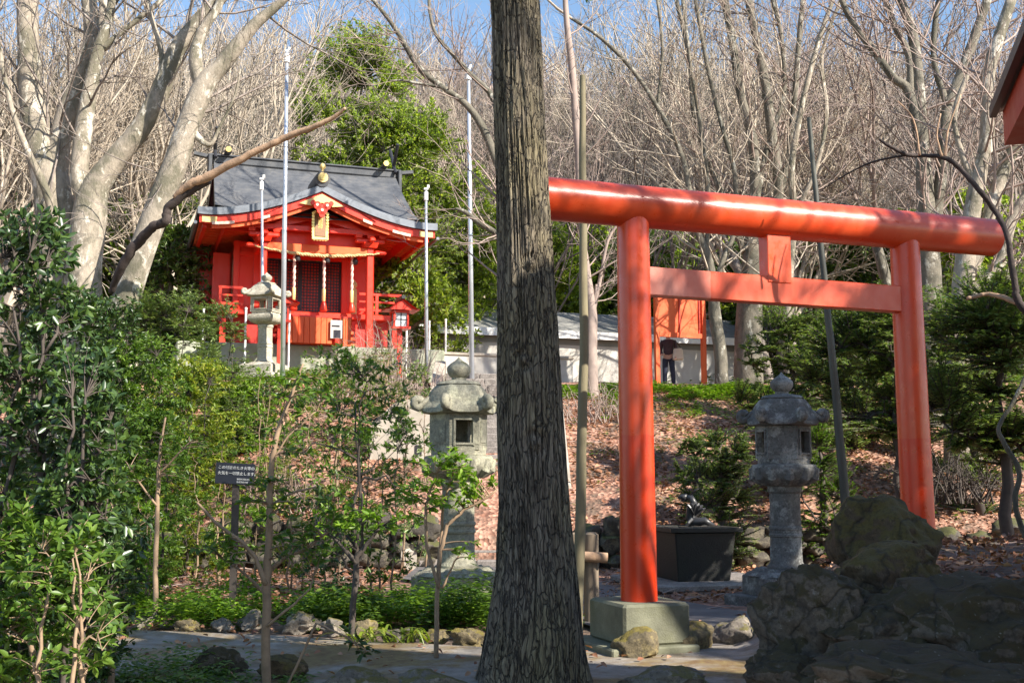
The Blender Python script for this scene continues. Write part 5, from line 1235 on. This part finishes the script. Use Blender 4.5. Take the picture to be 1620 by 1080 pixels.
E(gp(1010, 47), 7.4, 3.4, 48, 'green thicket directly behind the left gate pillar', 'levergreen', .24, 800, 20, lo=.05)
E(gp(1085, 46), 7.4, 3.4, 49, 'green thicket above the orange notice board', 'lbamboo', .24, 900, 20, lo=.05)
E(gp(1180, 45), 6.6, 3.2, 50, 'dark green thicket behind the thick grey trunk', 'levergreen', .24, 800, 20, lo=.05)
E(gp(1290, 42), 6.8, 3.2, 51, 'dark evergreen mass below the gate beam right of the strut', 'levergreen', .22, 850, 20, lo=.05)
E(gp(1390, 40), 6.8, 3.0, 52, 'dark evergreen mass behind the top of the right pillar', 'levergreen', .22, 800, 20, lo=.05)
E(gp(1560, 38), 7.0, 3.2, 53, 'light green thicket at the right edge behind leaning stems', 'lbamboo', .22, 800, 20, lo=.05)
E(gp(245, 41), 8.0, 3.0, 54, 'olive evergreen seen between the pale trees and the shrine', 'lbamboo', .22, 700, 18, lo=.1)
E(gp(50, 39), 7.0, 3.0, 55, 'olive evergreen behind the thick trunks at the left edge', 'levergreen', .22, 650, 18, lo=.1)
E(gp(262, 33.5), 4.8, 1.7, 56, 'dark evergreen shrub directly left of the shrine wall', 'levergreen', .16, 700, 18, lo=.02)
E(gp(430, 44), 9.0, 2.8, 57, 'sparse olive evergreen above the left half of the shrine ridge', 'levergreen', .20, 420, 16)
E(gp(820, 44), 7.6, 3.2, 58, 'green thicket hidden mostly behind the cedar trunk', 'lbamboo', .24, 700, 18, lo=.05, name='bamboo_clump', cat='bamboo')
# off to the right, out of the picture: the trees whose shade falls on the foreground
E((15.5, 5.8, 0), 13.6, 2.6, 62, 'evergreen right of the dark lantern outside the picture', 'levergreen', .3, 480, 20, lo=.64, r0=.25)
E((13.2, 3.4, 0), 9.2, 2.3, 63, 'lower evergreen beyond the hall outside the picture', 'levergreen', .3, 300, 20, lo=.58, r0=.25)
t = thing('bare_tree', 'leafless tree beyond the right edge outside the picture', 'tree', (9.1, 7.0, 0)); t.scale = (1.6,)*3; place_mesh(FM[0][0], 'trunk', t); place_mesh(FM[0][1], 'crown', t)

# ================================================================== shrubs and saplings
def sh(px, py, D, hpx, wpx, seed, label, leaf, L, tips, lpt, cat='shrub', name='evergreen_shrub', dep=None, grp=None, zb=None, **kw):
    b = P(px, py, D); z = zb if zb is not None else gz(b.x, b.y); top = P(px, py-hpx, D).z; h = max(.3, top-z); r = wpx/F*D/2
    t = thing(name, label, cat, (b.x, b.y, z), 0, grp)
    return shrub(t, seed, h, r, dep or r*.8, tips, lpt, L, leaf, **kw)
# left foreground evergreen wall (overlapping bushes)
sh(30, 960, 7.8, 625, 190, 101, 'tall dark glossy evergreen filling the left edge of the picture', 'ldark', .075, 560, 14, dep=.6, lo=.12, stems=3, r0=.03, clump=.50, shell=.3, limbs=22, flat=.3, wr=.42, wood='stem_dark')
sh(120, 1000, 7.4, 450, 150, 102, 'lower dark glossy evergreen with bluish leaves beside the tall one', 'ldark', .075, 380, 13, dep=.5, lo=.25, stems=2, clump=.52, shell=.3, limbs=14, flat=.3, wr=.42, wood='stem_dark')
sh(95, 1060, 6.6, 240, 200, 103, 'bright yellow green leafy sapling with two thin stems at lower left', 'lmid', .068, 125, 11, dep=.4, lo=.40, stems=3, r0=.02, clump=.4, limbs=6, wr=.42, name='leafy_sapling', cat='sapling')
sh(140, 990, 8.8, 270, 170, 104, 'dark leafy bush behind the bright sapling', 'ldark', .075, 260, 13, dep=.5, lo=.1, clump=.50, limbs=10)
sh(10, 1040, 7.0, 260, 170, 105, 'mid green bush at the lower left edge', 'lmid', .08, 220, 13, dep=.5, lo=.1, clump=.42, limbs=8)
# middle-left mass on the bank
for i, (px, py, D, h, w, leaf, L, n, lb) in enumerate([
    (215, 720, 17.5, 190, 200, 'lmid', .075, 420, 'sunlit bush on the bank behind the dark foreground evergreen'),
    (300, 700, 19.0, 140, 190, 'lyellow', .075, 440, 'bright green bush above the black sign'),
    (260, 620, 22.5, 165, 210, 'lyew', .085, 520, 'bluish green layered bush below the leaning pale tree'),
    (345, 610, 24.0, 130, 130, 'lyew', .085, 360, 'layered dark bush left of the pale stone lantern'),
    (170, 640, 22.0, 170, 180, 'ldark', .09, 340, 'dark bush at the foot of the pale trees'),
    (380, 690, 24.5, 85, 120, 'lgreen', .08, 300, 'low bright bush on the bank below the pale stone lantern'),
    (100, 700, 17.0, 250, 210, 'ldark', .085, 420, 'tall shaded bush behind the left edge evergreen'),
    (235, 800, 15.6, 150, 150, 'lmid', .075, 240, 'leafy bush left of the black sign')]):
    sh(px, py, D, h, w, 120+i, lb, leaf, L*1.05, int(n*1.7), 20, lo=.0, stems=3, r0=.022, clump=.38, limbs=10, wood='stem_dark', layer=.22 if leaf == 'lyew' else 0, wr=.3 if leaf == 'lyew' else .4, sag=.05, flat=.8 if leaf == 'lyew' else .5)
# centre: dark sprays in front of the shrine bank
sh(560, 925, 12.4, 375, 260, 131, 'tall thin tree with airy dark leaves left of the stone lantern', 'lmid', .08, 190, 11, dep=.75, lo=.28, stems=2, r0=.03, clump=.52, limbs=16, wood='stem_dark', name='young_tree', cat='tree', shell=.5, flat=.4)
sh(520, 640, 22.0, 95, 150, 132, 'bushy spray of leaves below the shrine offering box', 'lmid', .085, 240, 13, lo=.05, limbs=8, clump=.42)
sh(600, 640, 24.5, 110, 150, 133, 'thin leaved bush right of the shrine steps', 'lyew', .085, 300, 13, lo=.05, limbs=8, layer=.25, wr=.28, flat=.8)
sh(440, 660, 22.5, 62, 120, 134, 'dark low bush at the foot of the tallest flagpole', 'ldark', .085, 200, 13, lo=.02, limbs=8)
# saplings traced from their stems
def sapling(D, base, stems, label, leaf, L, tips, lpt, seed, leafzone, wood='stem', spreadpx=60):
    b = P(base[0], base[1], D); z = min(b.z, gz(b.x, b.y)) if D < 12 else gz(b.x, b.y); b.z = z
    t = thing('sapling', label, 'sapling', b); p = Plant(seed); rng = p.rng; zone = []
    for li, st in enumerate(stems):
        q = [P(x, y, D+(st_d if (st_d := (li*.13 % .4)-.15) and li else 0))-b for x, y, w in st]; w = [a[2]/F*D/2 for a in st]
        if li == 0: q[0].z = min(q[0].z, 0)-.05
        pts = []; rad = []
        for i in range(len(q)-1):
            for k in range(4): u = k/4; pts.append(q[i].lerp(q[i+1], u)+rnd_unit(rng)*.006); rad.append(w[i]+(w[i+1]-w[i])*u)
        pts.append(q[-1]); rad.append(w[-1]); p.w.tube(pts, rad, 8)
        for a, r in zip(pts, rad): p.nodes.append((a, r))
    R_ = spreadpx/F*D
    for cx, cy, rx, ry, n in leafzone:
        for k in range(n):
            a = rng.random()*6.28; rr = rng.random()**.6; q = P(cx+math.cos(a)*rx*rr, cy+math.sin(a)*ry*rr, D+rng.uniform(-.35, .35)*rx/F*D*2)-b
            s_, r = p.nearest(q); 
            if (q-s_).length < .05: q += rnd_unit(rng)*.12
            tw = p.twig(s_, q, min(r, .008), .002, .12, 4, 5); p.leaves(tw, lpt, L, .36, .5, .55, .8)
    return p.finish(t, MT[wood], MT[leaf])
sapling(9.3, (421, 1085), [[(421, 1085, 15), (421, 1000, 14), (422, 925, 14), (425, 850, 11), (427, 780, 10), (432, 720, 9), (440, 680, 8), (455, 640, 6), (470, 600, 5), (480, 575, 3)],
    [(421, 925, 10), (405, 880, 7), (375, 850, 6), (340, 825, 5), (312, 795, 4)], [(424, 905, 9), (450, 880, 6), (480, 870, 5), (520, 840, 4)], [(421, 940, 7), (385, 905, 4), (355, 885, 3)],
    [(422, 990, 5), (460, 960, 4), (490, 930, 3), (495, 915, 2)], [(430, 730, 4), (455, 690, 3), (500, 650, 2)], [(426, 800, 5), (460, 780, 4), (500, 770, 3)]],
    'thin sapling with bare forked stem left of centre, rising from the bottom edge', 'lmid', .082, 0, 9, 141, [(480, 860, 70, 45, 26), (350, 860, 50, 40, 14), (430, 790, 60, 40, 16), (500, 810, 50, 40, 14), (470, 690, 50, 40, 10), (490, 620, 60, 40, 16)])
sapling(10.6, (693, 985), [[(690, 990, 8), (692, 930, 7), (697, 870, 7), (708, 830, 6), (735, 805, 5), (765, 790, 4), (785, 775, 3)], [(694, 930, 6), (676, 870, 5), (672, 820, 5), (676, 790, 4), (690, 750, 3)], [(697, 870, 5), (700, 800, 4), (715, 750, 3), (725, 720, 2)], [(700, 930, 4), (715, 895, 3), (730, 870, 2)]],
    'bright leafy sapling in front of the big stone lantern', 'lgreen', .075, 0, 11, 142, [(700, 760, 65, 45, 52), (745, 775, 40, 26, 22), (660, 790, 35, 30, 16), (722, 730, 30, 22, 16), (745, 870, 25, 18, 5)])
sapling(13.2, (247, 945), [[(247, 948, 9), (247, 880, 8), (249, 800, 7), (251, 740, 6), (255, 700, 4), (262, 660, 3)], [(249, 800, 4), (225, 770, 3), (205, 740, 2)], [(251, 750, 4), (280, 720, 3), (300, 700, 2)]],
    'slim upright sapling left of the black sign', 'lmid', .08, 0, 9, 143, [(250, 735, 70, 24, 24), (215, 760, 35, 20, 10), (290, 700, 45, 22, 12)])
sapling(11.6, (560, 920), [[(556, 925, 10), (565, 880, 9), (585, 855, 6), (600, 835, 4)], [(562, 890, 6), (530, 850, 5), (500, 830, 3)], [(572, 870, 5), (575, 820, 4), (572, 780, 3)]],
    'low forked dark sapling with broad leaves right of the thin sapling', 'lgreen', .085, 0, 10, 144, [(590, 825, 50, 22, 26), (545, 815, 40, 25, 16), (510, 830, 30, 20, 10)], 'stem_dark')
for i, (px, py, D, h, w, leaf, n, lb) in enumerate([
    (330, 800, 16.5, 110, 150, 'lmid', 170, 'airy leafy bush growing behind the black sign post'),
    (470, 800, 16.8, 170, 170, 'lyellow', 170, 'thin sunlit bush on the bank between the two forked saplings'),
    (610, 860, 15.8, 200, 150, 'lmid', 200, 'airy bush just left of the big stone lantern shaft'),
    (420, 650, 21.5, 70, 120, 'lgreen', 180, 'low bright bush under the pale stone lantern on the bank'),
    (520, 880, 14.2, 110, 130, 'ldark', 150, 'small dark bush in front of the retaining wall stones'),
    (390, 880, 14.4, 90, 120, 'lgreen', 120, 'small bright bush at the foot of the sign post'),
    (655, 700, 19.5, 130, 80, 'lyew', 150, 'wispy bush in front of the concrete slab'),
    (210, 900, 14.0, 130, 120, 'lgreen', 170, 'sunlit leafy bush at the left end of the path kerb')]):
    sh(px, py, D, h, w, 180+i, lb, leaf, .078, int(n*.65), 12, lo=.1, stems=3, r0=.018, clump=.48, limbs=9, wood='stem', shell=.4)
sapling(9.0, (560, 1050), [[(445, 960, 4), (500, 985, 4), (545, 1005, 3), (580, 1030, 2)]], 'drooping leafy twig hanging over the path', 'ldark', .08, 0, 8, 145, [(570, 1025, 28, 14, 7)])
# right: layered yews
def yew(px, py, D, hpx, wpx, seed, lb, n, leaf='lyew', layer=.30, L=.085, lo=.1, dep=None, lean=(0, 0), clump=.44, wood='stem_dark'):
    return sh(px, py, D, hpx, wpx, seed, lb, leaf, L, int(n*2.1), 46, name='yew_tree', cat='tree', lo=lo, stems=1, r0=.10, layer=layer, wr=.34, sag=.03, flat=.85, spread=1.1, limbs=18, clump=clump, wood=wood, dep=dep, lean=lean, frac=.8)
yew(1420, 800, 17.5, 335, 330, 151, 'wide layered yew with dark trunk behind the right gate pillar', 560, lo=.52)
yew(1255, 690, 22.5, 205, 200, 152, 'layered sunlit yew above the dark stone lantern', 460, lo=.1)
yew(1590, 800, 14.5, 350, 260, 153, 'layered yew spreading at the right edge', 480, lo=.5)
yew(1350, 640, 25, 150, 200, 154, 'dark layered yew under the right half of the tie beam', 380, lo=.05)
yew(1540, 620, 22, 190, 240, 155, 'dense dark yew behind the right pillar, below leaning stems', 480, lo=.02)
yew(1145, 850, 20.2, 170, 140, 156, 'feathery yew bush between the water basin and the dark lantern', 330, layer=.2, lo=.05, L=.065)
yew(1100, 790, 21.5, 100, 90, 157, 'small feathery yew bush behind the water basin', 150, layer=.2, lo=.02, L=.065)
yew(1300, 800, 21, 130, 130, 158, 'light green feathery bush right of the dark lantern', 200, 'lmid', .2, .065, .02)
# low bare stems on the right bank and the bank by the shrine
def tangle(px, py, D, hpx, wpx, seed, lb, n=60, mt='twig_pale'):
    b = P(px, py, D); b.z = gz(b.x, b.y) if D > 20 else b.z; t = thing('bare_shrub', lb, 'shrub', b); rng = random.Random(seed); m = MB(); h = hpx/F*D; w = wpx/F*D/2
    for k in range(n):
        a = rng.random()*6.28; s_ = Vector((rng.uniform(-w, w), rng.uniform(-w, w)*.5, -.05)); e = s_+Vector((rng.uniform(-.6, .6)*w, rng.uniform(-.5, .5)*w, h*rng.uniform(.25, .95)*(1-.5*abs(s_.x)/w)))
        pts = bez(s_, (s_+e)/2+Vector((0, 0, h*.25))+rnd_unit(rng)*.15*h, e, 6); m.tube([pts[0]]+[x+rnd_unit(rng)*.02*h for x in pts[1:]], [.014-.0018*i for i in range(7)], 4, cap=False)
        for q in range(3):
            i = rng.randrange(2, 6); m.tube([pts[i], pts[i]+rnd_unit(rng)*h*.12, pts[i]+rnd_unit(rng)*h*.2+Vector((0, 0, h*.08))], [.006, .004, .002], 3, cap=False)
    m.build('stems', MT['twig' if mt == 'twig_pale' else mt], t, True, fix=False)
tangle(610, 560, 28.5, 130, 120, 171, 'tangle of pale bare stems at the right corner of the shrine', 90)
tangle(700, 590, 27.5, 90, 130, 172, 'pale brush in front of the low building roof', 70)
tangle(580, 560, 27.5, 70, 150, 173, 'dry twigs in front of the shrine foundation', 70)
tangle(945, 640, 27, 90, 110, 174, 'dry twigs on the bank right of the wooden pole', 50)
tangle(1500, 790, 16, 100, 160, 175, 'dark twiggy undergrowth under the yew at the right', 80, 'stem_dark')
tangle(450, 700, 22, 100, 140, 176, 'thin bare stems on the leafy bank above the sign', 50)
tangle(270, 430, 24, 110, 110, 177, 'pale bare twigs between the leaning tree and the shrine', 70)
# strap-leaved plant by the kerb
t = thing('strap_leaf_plant', 'yellow green strap leaved plant arching over the mossy kerb stones', 'plant', PZ(640, 1014, .05)); rng = random.Random(9); lp = []
m = MB()
for k in range(46):
    o = Vector((rng.uniform(-.55, .35), rng.uniform(-.1, .1), 0)); a = rng.random()*6.28; L = rng.uniform(.25, .5); e = Vector((math.cos(a)*L, math.sin(a)*L*.6, rng.uniform(-.05, .1)))
    pts = bez(o, o+Vector((e.x*.4, e.y*.4, rng.uniform(.15, .3))), o+e, 6); s_ = Vector((-math.sin(a), math.cos(a), 0))
    vs = []
    for i, q in enumerate(pts):
        w = .014*(1-(i/6)**2)+.001; vs += [q-s_*w, q+s_*w+Vector((0, 0, .004))]
    m.add(vs, [(2*i, 2*i+1, 2*i+3, 2*i+2) for i in range(6)])
m.build('leaves', MT['lyellow'], t, fix=False)
# ================================================================== ground cover and litter
def cover(name, areas, seed, leaf, L, hmax, wr=.42, stems=True):
    rng = random.Random(seed); lp = []; ld = []; ln = []; ll = []; lw = []
    for (x0, y0, x1, y1, n, hm) in areas:              # world-space patches
        for k in range(n):
            x = rng.uniform(x0, x1); y = rng.uniform(y0, y1)
            e = noise.noise(Vector((x*1.3, y*1.3, seed)))
            if e < -.22: continue
            z0 = gz(x, y); hh = hm*(.3+.7*(e+.5))*rng.uniform(.5, 1.1)
            for q in range(7):
                a = rng.random()*6.28; zz = hh*rng.random()**.6; lp.append((x+rng.uniform(-.07, .07), y+rng.uniform(-.07, .07), z0+zz)); ld.append((math.cos(a), math.sin(a), rng.uniform(-.2, .5))); ln.append((rng.uniform(-.4, .4), rng.uniform(-.4, .4), 1)); l = L*rng.uniform(.6, 1.15); ll.append(l); lw.append(l*wr)
    v, q = leaf_arrays(lp, ld, ln, ll, lw); return tag(link(name, big_mesh(name, v, q, MT[leaf])), kind='stuff')
cover('ground_cover', [(-5.4, 12.7, -.25, 14.2, 2600, .5), (-7, 13.2, -4.6, 15.2, 700, .4), (.3, 12.8, .75, 13.6, 80, .25)], 1, 'lgreen', .085, .3)
cover('ground_cover', [(-2.4, 12.5, -.2, 13.6, 700, .55)], 2, 'lmid', .10, .4)
cover('ground_cover', [(-5.2, 7.6, -2.3, 10.2, 1300, .28), (-2.6, 8.6, -1.6, 9.8, 160, .15)], 3, 'lmid', .07, .25)
cover('ground_cover', [(1.2, 28.6, 7.5, 30.4, 2600, .27), (2.0, 27.0, 9.5, 29.0, 500, .25)], 4, 'lgreen', .10, .4)
cover('ground_cover', [(-10.5, 24.5, -5.5, 29.5, 2800, .4), (-6, 27.5, -2.2, 29.5, 900, .35), (-10, 21.5, -5.8, 25, 1200, .3)], 5, 'lgreen', .10, .4)
cover('ground_cover', [(2.5, 21.6, 12, 29, 700, .3), (-3, 22, 9, 29, 260, .2)], 6, 'lmid', .09, .3)
cover('ground_cover', [(-26, 31, -8, 46, 2600, .9), (-3, 40, 22, 50, 4200, 1.3), (-24, 50, 28, 60, 3000, 1.6), (8, 28, 20, 42, 1700, .7)], 7, 'levergreen', .22, 1.0)
cover('ground_cover', [(-30, 56, 34, 84, 5200, 2.4), (-24, 44, -7, 56, 1500, 1.8), (6, 44, 24, 54, 1500, 1.6)], 8, 'levergreen', .36, 1.0)
def litter():
    rng = np.random.default_rng(4); n = 36000
    x = np.concatenate([rng.uniform(-9, 11, n), rng.uniform(-6, 1, 7000), rng.uniform(2.6, 8, 6000), rng.uniform(1, 7, 5000), rng.uniform(-5, 3, 500)]); y = np.concatenate([rng.uniform(21.1, 30.5, n), rng.uniform(13.4, 21, 7000), rng.uniform(7, 12, 6000), rng.uniform(15.5, 21, 5000), rng.uniform(9.6, 13.2, 500)])
    z = np.array([gz(a, b) for a, b in zip(x, y)]) + rng.uniform(.008, .05, len(x)); N_ = len(x)
    a = rng.uniform(0, 6.28, N_); d = np.stack([np.cos(a), np.sin(a), rng.normal(0, .35, N_)], 1); nn = np.stack([rng.normal(0, .5, N_), rng.normal(-.1, .5, N_), np.ones(N_)], 1)
    cl = np.array([noise.noise(Vector((a*.9, b*.9, 7)))+.5*noise.noise(Vector((a*3, b*3, 2))) for a, b in zip(x, y)]); keep = (cl+rng.normal(0, .22, N_) > -.12) & ~((np.abs(x+.4) < 1.5) & (y > 16) & (y < 29.5)); L = rng.uniform(.05, .12, N_)
    L = np.where(y < 14, L*.7, L)
    v, q = leaf_arrays(np.stack([x, y, z+.004+np.where(y < 13.2, .045, 0)], 1)[keep], d[keep], nn[keep], L[keep], (L*.6)[keep], .25)
    tag(link('leaf_litter', big_mesh('leaf_litter', v, q, MT['litter'])), kind='stuff')
litter()
mb = MB(); rng = random.Random(31)
for k in range(900):
    x = rng.uniform(-8, 10); y = rng.choice([rng.uniform(21.3, 29.5), rng.uniform(13.5, 21), rng.uniform(8, 11.5)])
    if y < 13 and x < 3 or abs(x+.4) < 1.6 and y > 16: continue
    a = rng.random()*6.28; L = rng.uniform(.12, .55); p = Vector((x, y, gz(x, y)+.03)); e = Vector((x+math.cos(a)*L, y+math.sin(a)*L, 0)); e.z = gz(e.x, e.y)+rng.uniform(.03, .09)
    mb.tube([p, (p+e)/2+Vector((rng.uniform(-.04, .04), rng.uniform(-.04, .04), .02)), e], [.010, .008, .004], 3, cap=False)
tag(mb.build('fallen_twigs', MT['twig'], None, fix=False), kind='stuff')
# small wooden fence on the slope at the left
q = P(215, 560, 26); t = thing('slope_fence', 'small brown picket fence on the slope between bushes at the left', 'fence', (q.x, q.y, gz(q.x, q.y)), R(12))
for k in range(7):
    m = MB(); m.box((-.6+.2*k, 0, .42+.05*k), (.05, .05, .8)); m.build('picket', MT['deadwood'], t)
m = MB(); m.box((0, -.03, .85), (1.5, .04, .06), ry=-.24); m.box((0, -.03, .45), (1.5, .04, .05), ry=-.24); m.build('fence_rail', MT['deadwood'], t)
